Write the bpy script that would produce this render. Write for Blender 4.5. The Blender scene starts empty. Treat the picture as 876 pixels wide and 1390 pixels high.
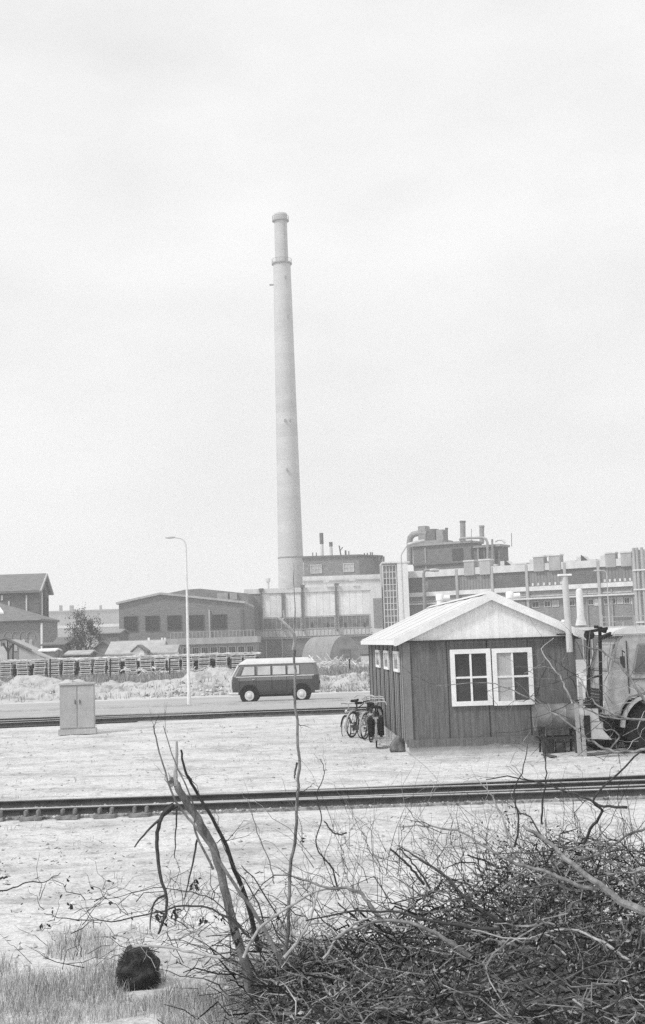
import bpy, bmesh, math, random
from mathutils import Vector, Matrix, noise
random.seed(7)
SC = bpy.context.scene
COL = SC.collection
R = math.radians
PI = math.pi

# ------------------------------------------------------------------ camera
EYE = 2.65
F_PX, W_PX, H_PX = 1805.0, 876.0, 1390.0
CX0, CY0 = 438.0, 650.0
PITCH, ROLL = R(6.98), R(1.9)
Fw = Vector((0, math.cos(PITCH), math.sin(PITCH)))
r0 = Vector((1, 0, 0)); u0 = Vector((0, -math.sin(PITCH), math.cos(PITCH)))
Rt = r0*math.cos(ROLL) - u0*math.sin(ROLL)
Up = u0*math.cos(ROLL) + r0*math.sin(ROLL)
camd = bpy.data.cameras.new('camera'); cam = bpy.data.objects.new('camera', camd); COL.objects.link(cam)
cam.matrix_world = Matrix(((Rt.x, Up.x, -Fw.x, 0), (Rt.y, Up.y, -Fw.y, 0), (Rt.z, Up.z, -Fw.z, EYE), (0, 0, 0, 1)))
camd.sensor_width = 36; camd.sensor_height = 36; camd.sensor_fit = 'VERTICAL'
camd.lens = F_PX/H_PX*36
camd.shift_y = -(695.0-CY0)/H_PX
camd.clip_start = 0.1; camd.clip_end = 6000
SC.camera = cam

# ------------------------------------------------------------------ light
SUN_EL, SUN_AZ = R(52), R(-62)         # azimuth from +Y towards +X : sun is left of the view, a little ahead
SKY_STRENGTH = 0.12
world = bpy.data.worlds.new('World'); SC.world = world; world.use_nodes = True
nt = world.node_tree; nt.nodes.clear()
def wn(t, **k):
    n = nt.nodes.new(t)
    for a, b in k.items(): setattr(n, a, b)
    return n
out = wn('ShaderNodeOutputWorld'); bg = wn('ShaderNodeBackground'); bg.inputs[1].default_value = SKY_STRENGTH
sky = wn('ShaderNodeTexSky', sky_type='NISHITA'); sky.sun_disc = False
sky.sun_elevation = SUN_EL; sky.sun_rotation = SUN_AZ
bw = wn('ShaderNodeRGBToBW'); nt.links.new(sky.outputs[0], bw.inputs[0])
tc = wn('ShaderNodeTexCoord'); mp = wn('ShaderNodeMapping'); mp.inputs['Scale'].default_value = (1.0, 1.0, 2.2)
nt.links.new(tc.outputs['Generated'], mp.inputs[0])
nz = wn('ShaderNodeTexNoise'); nz.inputs['Scale'].default_value = 2.6; nz.inputs['Detail'].default_value = 8; nz.inputs['Roughness'].default_value = .55
nt.links.new(mp.outputs[0], nz.inputs['Vector'])
mr = wn('ShaderNodeMapRange'); mr.inputs[1].default_value = .3; mr.inputs[2].default_value = .72
mr.inputs[3].default_value = 5.3; mr.inputs[4].default_value = 7.1
nt.links.new(nz.outputs[0], mr.inputs[0])
mx = wn('ShaderNodeMix', data_type='FLOAT'); mx.inputs[0].default_value = .9
nt.links.new(bw.outputs[0], mx.inputs[2]); nt.links.new(mr.outputs[0], mx.inputs[3])
nt.links.new(mx.outputs[0], bg.inputs[0]); nt.links.new(bg.outputs[0], out.inputs[0])

sd = bpy.data.lights.new('sun', 'SUN'); sd.energy = 2.2; sd.angle = R(10); sd.color = (1, 1, 1)
so = bpy.data.objects.new('sun', sd); COL.objects.link(so)
sdir = Vector((math.sin(SUN_AZ)*math.cos(SUN_EL), math.cos(SUN_AZ)*math.cos(SUN_EL)*-1.3, math.sin(SUN_EL)))
so.rotation_euler = (-sdir).to_track_quat('-Z', 'Y').to_euler()
sky.sun_rotation = math.atan2(sdir.x, sdir.y)
SC.cycles.volume_bounces = 1
SC.cycles.use_denoising = False
SC.view_settings.view_transform = 'Standard'; SC.view_settings.look = 'None'
SC.view_settings.exposure = 0.38; SC.view_settings.gamma = 1; SC.view_settings.use_curve_mapping = False

# ------------------------------------------------------------------ geometry helpers
def ray(px, py):
    return (Fw*F_PX + Rt*(px-CX0) - Up*(py-CY0))
def at(px, py, Y):
    d = ray(px, py); t = Y/d.y
    return Vector((d.x*t, Y, EYE+d.z*t))
def G(px, py, z=0.0):
    d = ray(px, py); t = (z-EYE)/d.z
    return Vector((d.x*t, d.y*t, z))

class MB:
    def __init__(s): s.v = []; s.f = []; s.m = []; s.cur = 0
    def add(s, vs, fs):
        b = len(s.v); s.v += [tuple(v) for v in vs]
        for f in fs: s.f.append([b+i for i in f]); s.m.append(s.cur)
    def box(s, x0, x1, y0, y1, z0, z1, M=None):
        vs = [Vector((x, y, z)) for x in (x0, x1) for y in (y0, y1) for z in (z0, z1)]
        if M: vs = [M @ v for v in vs]
        s.add(vs, [(0, 1, 3, 2), (4, 6, 7, 5), (0, 4, 5, 1), (2, 3, 7, 6), (0, 2, 6, 4), (1, 5, 7, 3)])
    def quad(s, a, b, c, d): s.add([a, b, c, d], [(0, 1, 2, 3)])
    def prism(s, poly, ax, a0, a1, M=None):
        # poly: 2D points; ax: extrusion axis 'x','y','z'
        def mk(p, a):
            v = {'x': (a, p[0], p[1]), 'y': (p[0], a, p[1]), 'z': (p[0], p[1], a)}[ax]
            v = Vector(v); return M @ v if M else v
        n = len(poly)
        vs = [mk(p, a0) for p in poly] + [mk(p, a1) for p in poly]
        s.add(vs, [tuple(range(n))[::-1], tuple(range(n, 2*n))] + [(i, (i+1) % n, n+(i+1) % n, n+i) for i in range(n)])
    def tube(s, pts, rad, n=6, cap=True):
        pts = [Vector(p) for p in pts]; m = len(pts)
        if not hasattr(rad, '__len__'): rad = [rad]*m
        vs = []; up = None
        for i, p in enumerate(pts):
            t = (pts[min(i+1, m-1)]-pts[max(i-1, 0)])
            if t.length < 1e-9: t = Vector((0, 0, 1))
            t.normalize()
            if up is None:
                up = t.orthogonal().normalized()
            up = (up - t*up.dot(t))
            if up.length < 1e-6: up = t.orthogonal()
            up.normalize(); w = t.cross(up)
            for k in range(n):
                a = 2*PI*k/n; vs.append(p + (up*math.cos(a)+w*math.sin(a))*rad[i])
        fs = []
        for i in range(m-1):
            for k in range(n): fs.append((i*n+k, i*n+(k+1) % n, (i+1)*n+(k+1) % n, (i+1)*n+k))
        if cap: fs.append(tuple(range(n))[::-1]); fs.append(tuple((m-1)*n+k for k in range(n)))
        s.add(vs, fs)
    def lathe(s, prof, c=(0, 0, 0), n=24, ax='z', M=None):
        # prof: list of (r, h)
        vs = []
        for r, h in prof:
            for k in range(n):
                a = 2*PI*k/n; u, w = r*math.cos(a), r*math.sin(a)
                v = {'z': (u, w, h), 'y': (u, h, w), 'x': (h, u, w)}[ax]
                v = Vector(v)+Vector(c); vs.append(M @ v if M else v)
        fs = []
        for i in range(len(prof)-1):
            for k in range(n): fs.append((i*n+k, i*n+(k+1) % n, (i+1)*n+(k+1) % n, (i+1)*n+k))
        fs.append(tuple(range(n))[::-1]); fs.append(tuple((len(prof)-1)*n+k for k in range(n)))
        s.add(vs, fs)
    def torus(s, Rr, r, c=(0, 0, 0), ax='y', n=28, k=8):
        vs = []; fs = []
        for i in range(n):
            a = 2*PI*i/n
            for j in range(k):
                b = 2*PI*j/k; rr = Rr+r*math.cos(b); h = r*math.sin(b)
                u, w = rr*math.cos(a), rr*math.sin(a)
                v = {'z': (u, w, h), 'y': (u, h, w), 'x': (h, u, w)}[ax]
                vs.append(Vector(v)+Vector(c))
        for i in range(n):
            for j in range(k): fs.append((i*k+j, ((i+1) % n)*k+j, ((i+1) % n)*k+(j+1) % k, i*k+(j+1) % k))
        s.add(vs, fs)
    def build(s, name, mats, parent=None, smooth=False, bevel=0, autos=None):
        me = bpy.data.meshes.new(name); me.from_pydata(s.v, [], s.f)
        if not isinstance(mats, (list, tuple)): mats = [mats]
        for m in mats: me.materials.append(m)
        if len(mats) > 1: me.polygons.foreach_set('material_index', s.m)
        bm = bmesh.new(); bm.from_mesh(me)
        bmesh.ops.recalc_face_normals(bm, faces=bm.faces[:])
        if bevel:
            bmesh.ops.bevel(bm, geom=[e for e in bm.edges if e.is_manifold and e.calc_face_angle(0) > .5], offset=bevel, segments=2, affect='EDGES', clamp_overlap=True)
        if smooth:
            for f in bm.faces: f.smooth = True
            for e in bm.edges:
                if e.is_manifold and e.calc_face_angle(0) > (autos or .7): e.smooth = False
        bm.to_mesh(me); bm.free()
        o = bpy.data.objects.new(name, me); COL.objects.link(o)
        if parent: o.parent = parent
        return o
def thing(name, label, cat, loc=(0, 0, 0), rz=0, group=None):
    o = bpy.data.objects.new(name, None); COL.objects.link(o); o.empty_display_size = .2
    o.location = loc; o.rotation_euler = (0, 0, rz); o['label'] = label; o['category'] = cat
    if group: o['group'] = group
    return o
def tag(o, label, cat, group=None):
    o['label'] = label; o['category'] = cat
    if group: o['group'] = group
    return o
def struct(o): o['kind'] = 'structure'; return o
def stuff(o, label, cat): o['kind'] = 'stuff'; o['label'] = label; o['category'] = cat; return o
def dup(root, loc=None, rz=None, label=None, group=None):
    def cp(o, par):
        c = o.copy(); COL.objects.link(c); c.parent = par
        for ch in [x for x in KIDS.get(o.name, [])]: cp(ch, c)
        return c
    KIDS = {}
    for x in bpy.data.objects:
        if x.parent: KIDS.setdefault(x.parent.name, []).append(x)
    c = cp(root, None)
    if loc is not None: c.location = loc
    if rz is not None: c.rotation_euler = (0, 0, rz)
    if label: c['label'] = label
    if group: c['group'] = group
    return c

# ------------------------------------------------------------------ materials
def mat(name, a, b=None, rough=.85, scale=3.0, stretch=(1, 1, 1), detail=6, bump=0., bscale=None, lo=.35, hi=.65, spec=.3, metal=0., island=0., ipow=1., fine=.1, brick=None, wave=None, obj=True):
    """procedural grey: a..b mixed by noise; optional bump, per-island variation, brick courses or wave lines"""
    m = bpy.data.materials.new(name); m.use_nodes = True; t = m.node_tree; N = t.nodes; L = t.links
    p = N['Principled BSDF']; p.inputs['Roughness'].default_value = rough; p.inputs['Specular IOR Level'].default_value = spec
    p.inputs['Metallic'].default_value = metal
    if b is None: b = a*1.25
    tc = N.new('ShaderNodeTexCoord'); mp = N.new('ShaderNodeMapping'); mp.inputs['Scale'].default_value = stretch
    L.new(tc.outputs['Object'], mp.inputs[0])
    n = N.new('ShaderNodeTexNoise'); n.inputs['Scale'].default_value = scale; n.inputs['Detail'].default_value = detail; n.inputs['Roughness'].default_value = .6
    L.new(mp.outputs[0], n.inputs['Vector'])
    r = N.new('ShaderNodeMapRange'); r.inputs[1].default_value = lo; r.inputs[2].default_value = hi; r.inputs[3].default_value = a; r.inputs[4].default_value = b
    L.new(n.outputs[0], r.inputs[0]); val = r.outputs[0]
    nf = N.new('ShaderNodeTexNoise'); nf.inputs['Scale'].default_value = scale*7; nf.inputs['Detail'].default_value = 4; nf.inputs['Roughness'].default_value = .75
    L.new(tc.outputs['Object'], nf.inputs['Vector'])
    rf = N.new('ShaderNodeMapRange'); rf.inputs[1].default_value = .32; rf.inputs[2].default_value = .68; rf.inputs[3].default_value = 1-fine; rf.inputs[4].default_value = 1+fine; L.new(nf.outputs[0], rf.inputs[0])
    def mul(v, f):
        q = N.new('ShaderNodeMath'); q.operation = 'MULTIPLY'; L.new(v, q.inputs[0])
        if isinstance(f, float): q.inputs[1].default_value = f
        else: L.new(f, q.inputs[1])
        return q.outputs[0]
    if fine: val = mul(val, rf.outputs[0])
    if island:
        g = N.new('ShaderNodeNewGeometry'); rr = N.new('ShaderNodeMapRange')
        pw = N.new('ShaderNodeMath'); pw.operation = 'POWER'; pw.inputs[1].default_value = ipow; L.new(g.outputs['Random Per Island'], pw.inputs[0])
        rr.inputs[3].default_value = 1-island; rr.inputs[4].default_value = 1+island
        L.new(pw.outputs[0], rr.inputs[0]); val = mul(val, rr.outputs[0])
    if obj:
        g = N.new('ShaderNodeObjectInfo'); rr = N.new('ShaderNodeMapRange'); rr.inputs[3].default_value = .93; rr.inputs[4].default_value = 1.07
        L.new(g.outputs['Random'], rr.inputs[0]); val = mul(val, rr.outputs[0])
    if wave:   # (axis, period, darkness, width)
        ax, per, dark, wd = wave
        s = N.new('ShaderNodeSeparateXYZ'); L.new(tc.outputs['Object'], s.inputs[0])
        q = N.new('ShaderNodeMath'); q.operation = 'DIVIDE'; L.new(s.outputs[ax], q.inputs[0]); q.inputs[1].default_value = per
        fr = N.new('ShaderNodeMath'); fr.operation = 'FRACT'; L.new(q.outputs[0], fr.inputs[0])
        c = N.new('ShaderNodeMath'); c.operation = 'LESS_THAN'; L.new(fr.outputs[0], c.inputs[0]); c.inputs[1].default_value = wd
        rr = N.new('ShaderNodeMapRange'); rr.inputs[3].default_value = 1; rr.inputs[4].default_value = dark; L.new(c.outputs[0], rr.inputs[0])
        val = mul(val, rr.outputs[0])
        # board-to-board variation
        fl = N.new('ShaderNodeMath'); fl.operation = 'FLOOR'; L.new(q.outputs[0], fl.inputs[0])
        wh = N.new('ShaderNodeTexWhiteNoise'); wh.noise_dimensions = '1D'; L.new(fl.outputs[0], wh.inputs['W'])
        r2 = N.new('ShaderNodeMapRange'); r2.inputs[3].default_value = .95; r2.inputs[4].default_value = 1.05; L.new(wh.outputs[0], r2.inputs[0])
        val = mul(val, r2.outputs[0])
    cb = N.new('ShaderNodeCombineColor')
    for i in range(3): L.new(val, cb.inputs[i])
    L.new(cb.outputs[0], p.inputs['Base Color'])
    if bump:
        n2 = N.new('ShaderNodeTexNoise'); n2.inputs['Scale'].default_value = bscale or scale*4; n2.inputs['Detail'].default_value = 8
        L.new(mp.outputs[0], n2.inputs['Vector'])
        bp = N.new('ShaderNodeBump'); bp.inputs['Strength'].default_value = 1; bp.inputs['Distance'].default_value = bump
        L.new(n2.outputs[0], bp.inputs['Height']); L.new(bp.outputs[0], p.inputs['Normal'])
    return m
def glass(name, v, rough=.08, b=None):
    m = mat(name, v, b if b else v*1.3, rough=.12, scale=.8, spec=.32, obj=True)
    return m

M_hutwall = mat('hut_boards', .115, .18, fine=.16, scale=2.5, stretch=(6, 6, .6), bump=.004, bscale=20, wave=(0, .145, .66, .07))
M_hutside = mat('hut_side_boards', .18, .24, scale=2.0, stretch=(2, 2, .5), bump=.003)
M_dark = mat('dark_paint', .03, .05)
M_black = mat('black_rubber', .01, .02, rough=.8, scale=12)
M_white = mat('white_paint', .72, .84, scale=4, rough=.6)
M_offwhite = mat('weathered_white_paint', .8, .88, scale=3, stretch=(4, 4, 1), wave=(0, .11, .9, .1))
M_roofsheet = mat('asbestos_sheet', .50, .62, scale=1.3, stretch=(1, 3, 1), bump=.004)
M_concrete = mat('concrete', .38, .5, scale=1.5, bump=.01)
M_chim = mat('chimney_concrete', .45, .50, scale=.25, stretch=(1, 1, 2.5), bump=.02, fine=.06, wave=(2, 2.4, .965, .06))
M_brick = mat('brick_grey', .16, .25, fine=.28, scale=1.2, stretch=(1, 1, 4), bump=.02, bscale=6)
M_brickd = mat('brick_dark', .11, .18, fine=.3, scale=1.0, stretch=(1, 1, 4), bump=.02, bscale=6)
M_roofdark = mat('slate_roof', .13, .2, fine=.2, scale=1.2, stretch=(1, 4, 1))
M_render = mat('pale_render', .56, .7, scale=.5, stretch=(2, 2, .7))
M_render2 = mat('grey_render', .32, .42, scale=.5, stretch=(2, 2, .7))
M_panelw = mat('white_corrugated', .68, .8, scale=.6, wave=(0, 1.15, .72, .07))
M_paneld = mat('dark_louvre', .1, .14, scale=.6, wave=(2, .28, .7, .4))
M_panelr = mat('ribbed_panel', .17, .22, scale=.6, wave=(0, .55, .65, .3))
M_glassd = glass('dark_glass', .018)
M_glassm = glass('window_glass', .09, b=.2)
M_glassl = glass('pale_glass', .3, b=.5)
M_glassv = glass('van_glass', .42, b=.56)  # reflected sky is painted into this pale base colour
M_steel = mat('galvanised_steel', .42, .56, rough=.5, scale=3, metal=.2)
M_duct = mat('weathered_duct', .22, .31, rough=.6, scale=1.2)
M_ductd = mat('dark_duct', .1, .15, rough=.6, scale=1.2)
M_lamp = mat('pale_lamp_paint', .6, .72, rough=.5, scale=3)
M_rust = mat('rusty_steel', .05, .09, rough=.8, scale=8)
M_railtop = mat('polished_rail', .42, .58, rough=.35, scale=3, spec=.6)
M_sleeper = mat('sleeper_wood', .07, .13, scale=5)
M_asph = mat('asphalt', .33, .40, scale=.8, stretch=(.3, 1, 1), bump=.003, bscale=30, obj=False)
M_bark = mat('bark', .07, .3, fine=.3, scale=14, stretch=(1, 1, .5), bump=.004, lo=.3, hi=.7)
M_barkd = mat('dark_bark', .03, .075, scale=20, bump=.003)
M_barkl = mat('pale_peeled_wood', .26, .5, scale=14, stretch=(1, 1, .3), bump=.004)
M_twig = mat('twigs', .10, .34, scale=10, ipow=2.6, island=.96, obj=False)
M_leaf = mat('dry_leaves', .10, .34, scale=10, ipow=2.0, island=.93, obj=False)
M_leafd = mat('withered_leaves', .025, .05, scale=10, island=.6, obj=False)
M_crown = mat('tree_leaves', .07, .12, scale=3, island=.5, obj=False)
M_grass = mat('dry_grass', .3, .48, scale=2, island=.45, obj=False)
M_grassfar = mat('field_grass', .2, .32, scale=1.2, island=.35, obj=False)
M_soil = mat('dark_soil', .03, .06, scale=12, bump=.02)
M_vanlow = mat('van_lower_paint', .06, .07, rough=.3, scale=1, spec=.5, obj=False)
M_vanmid = mat('van_middle_paint', .165, .18, rough=.3, scale=1, spec=.5, obj=False)
M_vanup = mat('van_roof_paint', .56, .62, rough=.3, scale=1, spec=.5, obj=False)
M_chrome = mat('chrome', .6, .7, rough=.2, metal=.8, scale=2)
M_truck = mat('dusty_truck_paint', .32, .52, rough=.5, scale=5, lo=.3, hi=.7)
M_drum = mat('drum_paint', .13, .22, rough=.38, scale=4)
M_crate = mat('crate_wood', .42, .7, scale=4, obj=True, island=.4)
M_thatch = mat('corrugated_barrel_roof', .22, .30, scale=1.5)
M_far = mat('far_wall', .28, .36, scale=.1)

# ------------------------------------------------------------------ terrain
def gz(x, y):
    """ground height"""
    z = 0.0
    if y < 48:
        k = min(1, max(0, (48-y)/4))
        z += k*(.035*noise.noise(Vector((x*.5, y*.9, 0))) + .025*noise.noise(Vector((x*1.7, y*3.2, 3))) + .012*noise.noise(Vector((x*5, y*8, 7))))
        # keep the ground flat along the near track and under the hut
        if 20.9 < y < 24.2: z = z*.25 - .0
    return z
def spaced(lst):
    o = []
    for a, b, st in lst:
        n = max(1, int(round((b-a)/st))); o += [a+(b-a)*i/n for i in range(n)]
    o.append(lst[-1][1]); return o
ys = spaced([(-40, 4, 4), (4, 8, .12), (8, 21, .07), (21, 36, .1), (36, 50, .25), (50, 60, 2), (60, 300, 30), (300, 1400, 275)])
xs = spaced([(-1400, -60, 200), (-60, -12, 6), (-12, 12, .12), (12, 60, 6), (60, 1400, 200)])
vs = []; fs = []
for y in ys:
    for x in xs: vs.append((x, y, gz(x, y) if abs(x) < 40 else 0))
nx = len(xs)
for j in range(len(ys)-1):
    for i in range(nx-1): fs.append((j*nx+i, j*nx+i+1, (j+1)*nx+i+1, (j+1)*nx+i))
def ground_mat():
    m = bpy.data.materials.new('sandy_ground'); m.use_nodes = True; t = m.node_tree; N = t.nodes; L = t.links
    p = N['Principled BSDF']; p.inputs['Roughness'].default_value = .95; p.inputs['Specular IOR Level'].default_value = .1
    tc = N.new('ShaderNodeTexCoord')
    def nzn(scale, stretch, det=8, rough=.65):
        mp = N.new('ShaderNodeMapping'); mp.inputs['Scale'].default_value = stretch; L.new(tc.outputs['Object'], mp.inputs[0])
        n = N.new('ShaderNodeTexNoise'); n.inputs['Scale'].default_value = scale; n.inputs['Detail'].default_value = det; n.inputs['Roughness'].default_value = rough
        L.new(mp.outputs[0], n.inputs['Vector']); return n.outputs[0]
    def rng(v, a, b, c, d):
        r = N.new('ShaderNodeMapRange'); r.inputs[1].default_value = a; r.inputs[2].default_value = b; r.inputs[3].default_value = c; r.inputs[4].default_value = d
        L.new(v, r.inputs[0]); return r.outputs[0]
    def mm(a, b):
        q = N.new('ShaderNodeMath'); q.operation = 'MULTIPLY'; L.new(a, q.inputs[0]); L.new(b, q.inputs[1]); return q.outputs[0]
    base = rng(nzn(.5, (.5, 1, 1)), .3, .7, .56, .66)
    streak = rng(nzn(.9, (.6, 1.1, 1), 12, .74), .38, .52, .70, 1.0)
    speck = rng(nzn(5, (.9, 1.0, 1), 9, .75), .36, .50, .62, 1.0)
    track = rng(nzn(1.0, (.07, .8, 1), 8, .75), .38, .46, .86, 1.0)
    grit = rng(nzn(26, (1, 1, 1), 4, .8), .36, .6, .72, 1.12)
    v = mm(mm(mm(base, streak), speck), mm(track, grit))
    cb = N.new('ShaderNodeCombineColor')
    for i in range(3): L.new(v, cb.inputs[i])
    L.new(cb.outputs[0], p.inputs['Base Color'])
    b = N.new('ShaderNodeBump'); b.inputs['Distance'].default_value = .06; b.inputs['Strength'].default_value = .7
    L.new(nzn(3, (.7, 1.2, 1), 12, .72), b.inputs['Height']); L.new(b.outputs[0], p.inputs['Normal'])
    return m
M_ground = ground_mat()
me = bpy.data.meshes.new('ground'); me.from_pydata(vs, [], fs); me.materials.append(M_ground)
for pl in me.polygons: pl.use_smooth = True
g = bpy.data.objects.new('ground', me); COL.objects.link(g); struct(g)

# road: asphalt ribbon with a pale worn verge line between two carriageways
def ribbon(name, y0, y1, z, m, x0=-160, x1=160, kind='structure'):
    b = MB(); n = 40
    for i in range(n):
        xa = x0+(x1-x0)*i/n; xb = x0+(x1-x0)*(i+1)/n
        b.quad((xa, y0(xa), z), (xb, y0(xb), z), (xb, y1(xb), z), (xa, y1(xa), z))
    o = b.build(name, m); struct(o); return o
ribbon('road', lambda x: 54.2, lambda x: 59.6, .006, M_asph)
ribbon('road', lambda x: 61.0, lambda x: 69.0, .006, M_asph)
kb = MB()
for y in (53.95, 59.85, 60.75): kb.box(-160, 160, y, y+.14, -.1, .07)
struct(kb.build('kerb', M_concrete))

# sand banks on the far side of the road
def bank(name, blobs, m, ylo, yhi, xlo, xhi, step, amp=.15, base=-.05, fr=.8):
    xs_ = spaced([(xlo, xhi, step)]); ys_ = spaced([(ylo, yhi, step)])
    vs = []; fs = []; n = len(xs_)
    for y in ys_:
        for x in xs_:
            z = base
            for bx, by, rx, ry, h in blobs:
                d = ((x-bx)/rx)**2+((y-by)/ry)**2
                z = max(z, base + h*math.exp(-d*1.6)) if h > 0 else z
            e = min(1, (y-ylo)/1.5, (yhi-y)/1.5, (x-xlo)/1.5, (xhi-x)/1.5)
            q = amp*noise.fractal(Vector((x*fr, y*fr, 1.3)), .9, 2, 6)
            z = z + q*max(0, min(1, (z-base)*2+.25))*max(0, e)
            if e <= 0: z = base-.1
            vs.append((x, y, z))
    for j in range(len(ys_)-1):
        for i in range(n-1): fs.append((j*n+i, j*n+i+1, (j+1)*n+i+1, (j+1)*n+i))
    me = bpy.data.meshes.new(name); me.from_pydata(vs, [], fs); me.materials.append(m)
    o = bpy.data.objects.new(name, me); COL.objects.link(o); return o
bl = []
for px, py, Y, rx in ((-40, 914, 78, 3.5), (45, 917, 78, 3.6), (10, 930, 75, 4.5), (80, 925, 77, 4), (150, 928, 78, 6), (190, 930, 77, 5), (232, 926, 78, 5), (270, 912, 78, 3), (300, 905, 79, 3.2), (330, 908, 79, 3.5), (365, 912, 79, 4), (410, 918, 80, 4.5), (440, 922, 80, 4.5), (480, 916, 80, 4), (520, 916, 80, 6), (600, 912, 80, 7), (700, 905, 80, 8)):
    p = at(px, py, Y); bl.append((p.x, Y, rx*.85, 3.6, p.z+.05))
M_sand = mat('sand_bank', .26, .46, scale=1.6, detail=10, bump=.08, bscale=3, lo=.33, hi=.5, obj=False)
struct(bank('sand_bank', bl, M_sand, 71, 88, -32, 24, .22, amp=.32, fr=1.0))

# field behind the banks, a little higher, carrying grass
fld = MB(); fld.box(-90, 60, 84, 118, -.4, .35)
struct(fld.build('field', mat('field_soil', .28, .4, scale=.6, obj=False)))

# dark works yard far behind
yd = MB(); yd.quad((-200, 118, .008), (200, 118, .008), (200, 420, .008), (-200, 420, .008))
struct(yd.build('works_yard', mat('yard_surface', .3, .4, scale=.2, obj=False)))

# ------------------------------------------------------------------ facade helper
class Plane:
    def __init__(s, x, y, ang): s.o = Vector((x, y, 0)); s.a = ang; s.c, s.s = math.cos(ang), math.sin(ang)
    def hit(s, px, py):
        d = ray(px, py)
        # t*d.x = ox + q*c ; t*d.y = oy + q*s
        det = -d.x*s.s + d.y*s.c
        t = (-s.o.x*s.s + s.o.y*s.c)/det
        q = ((t*d.x-s.o.x)*s.c + (t*d.y-s.o.y)*s.s)
        return q, EYE+d.z*t
    def rect(s, x0, y0, x1, y1):
        xm, ym = (x0+x1)/2, (y0+y1)/2
        return s.hit(x0, ym)[0], s.hit(x1, ym)[0], s.hit(xm, y1)[1], s.hit(xm, y0)[1]
    def box(s, mb, x0, y0, x1, y1, d0, d1):
        a, b, c, d = s.rect(x0, y0, x1, y1); mb.box(a, b, d0, d1, c, d)
    def thing(s, name, label, cat, group=None):
        return thing(name, label, cat, (s.o.x, s.o.y, 0), s.a, group)
def plane_at(px, Y, deg=0.0):
    return Plane(at(px, 870, Y).x, Y, R(deg))
def window(par, x0, x1, z0, z1, nxn, nyn, fw, gl, fm, d=.06, name='window', mw=None, y=0.0, sill=False):
    mw = mw or fw*.5
    b = MB(); b.box(x0, x1, y-d, y-.002, z0, z0+fw); b.box(x0, x1, y-d, y-.002, z1-fw, z1)
    b.box(x0, x0+fw, y-d, y-.002, z0+fw, z1-fw); b.box(x1-fw, x1, y-d, y-.002, z0+fw, z1-fw)
    for i in range(1, nxn):
        x = x0+fw+(x1-x0-2*fw)*i/nxn; b.box(x-mw/2, x+mw/2, y-d*.8, y-.004, z0+fw, z1-fw)
    for i in range(1, nyn):
        z = z0+fw+(z1-z0-2*fw)*i/nyn; b.box(x0+fw, x1-fw, y-d*.7, y-.006, z-mw/2, z+mw/2)
    w = b.build(name, fm, par)
    p = MB(); p.box(x0+fw, x1-fw, y-d*.3, y-.0015, z0+fw, z1-fw); p.build('pane', gl, w)
    return w

# ------------------------------------------------------------------ site hut
h0 = G(555, 1026); HA = R(2.1); HP = Plane(h0.x, h0.y, HA)
hut = HP.thing('site_hut', 'dark timber site hut with pale gabled roof and two white windows on its front', 'hut')
HW = HP.hit(784, 940)[0]; HL = 12.1
ZE = 2.60; ZR = HP.hit(666, 810)[1]+.04; XR = HP.hit(666, 812)[0]
b = MB()
b.prism([(0, .26), (HW, .26), (HW, ZE), (0, ZE)], 'y', 0, .08)           # front wall
b.box(.08, HW, HL-.08, HL, .26, ZE); b.box(HW-.08, HW, .08, HL-.08, .26, ZE)
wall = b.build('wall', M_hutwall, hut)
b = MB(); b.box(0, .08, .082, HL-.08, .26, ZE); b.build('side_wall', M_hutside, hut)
b = MB()
for k in range(9):
    y = .06+1.5*k if k < 8 else HL-.1
    b.box(-.022, -.001, y, y+.07, .27, ZE)
    if k < 8:
        for q in (.5, 1.0): b.box(-.008, -.001, y+q, y+q+.03, .27, ZE)
b.build('batten', M_dark, hut)
b = MB(); b.box(-.05, .12, -.035, -.002, .27, ZE-.002); b.build('corner_board', M_hutside, hut)
b = MB(); b.box(-.03, HW+.03, -.04, -.002, .19, .36); b.build('base_board', M_hutwall, hut)
b = MB(); b.box(.02, HW-.02, .01, HL-.02, -.2, .26)
b.build('plinth', M_concrete, hut)
b = MB()
for px in (610, 665, 720.5):
    x = HP.hit(px, 970)[0]; b.box(x-.008, x+.008, -.012, -.001, .36, ZE)
b.build('cover_strip', M_dark, hut)
# gable
def gz_roof(x, z0=ZE, drop=0.0):
    xc = XR
    half = (xc+.2) if x < xc else (HW+.2-xc)
    return ZR - (ZR-ZE-.03)*abs(x-xc)/half - drop
b = MB(); b.prism([(0.0, ZE), (HW, ZE), (HW, gz_roof(HW)-.02), (XR, ZR-.02), (0.0, gz_roof(0)-.02)], 'y', -.03, .06)
b.build('gable_panel', M_offwhite, hut)
b = MB(); b.prism([(0, ZE), (HW, ZE), (HW, gz_roof(HW)-.02), (XR, ZR-.02), (0, gz_roof(0)-.02)], 'y', HL-.06, HL+.02)
b.build('gable_panel', M_offwhite, hut)
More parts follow.
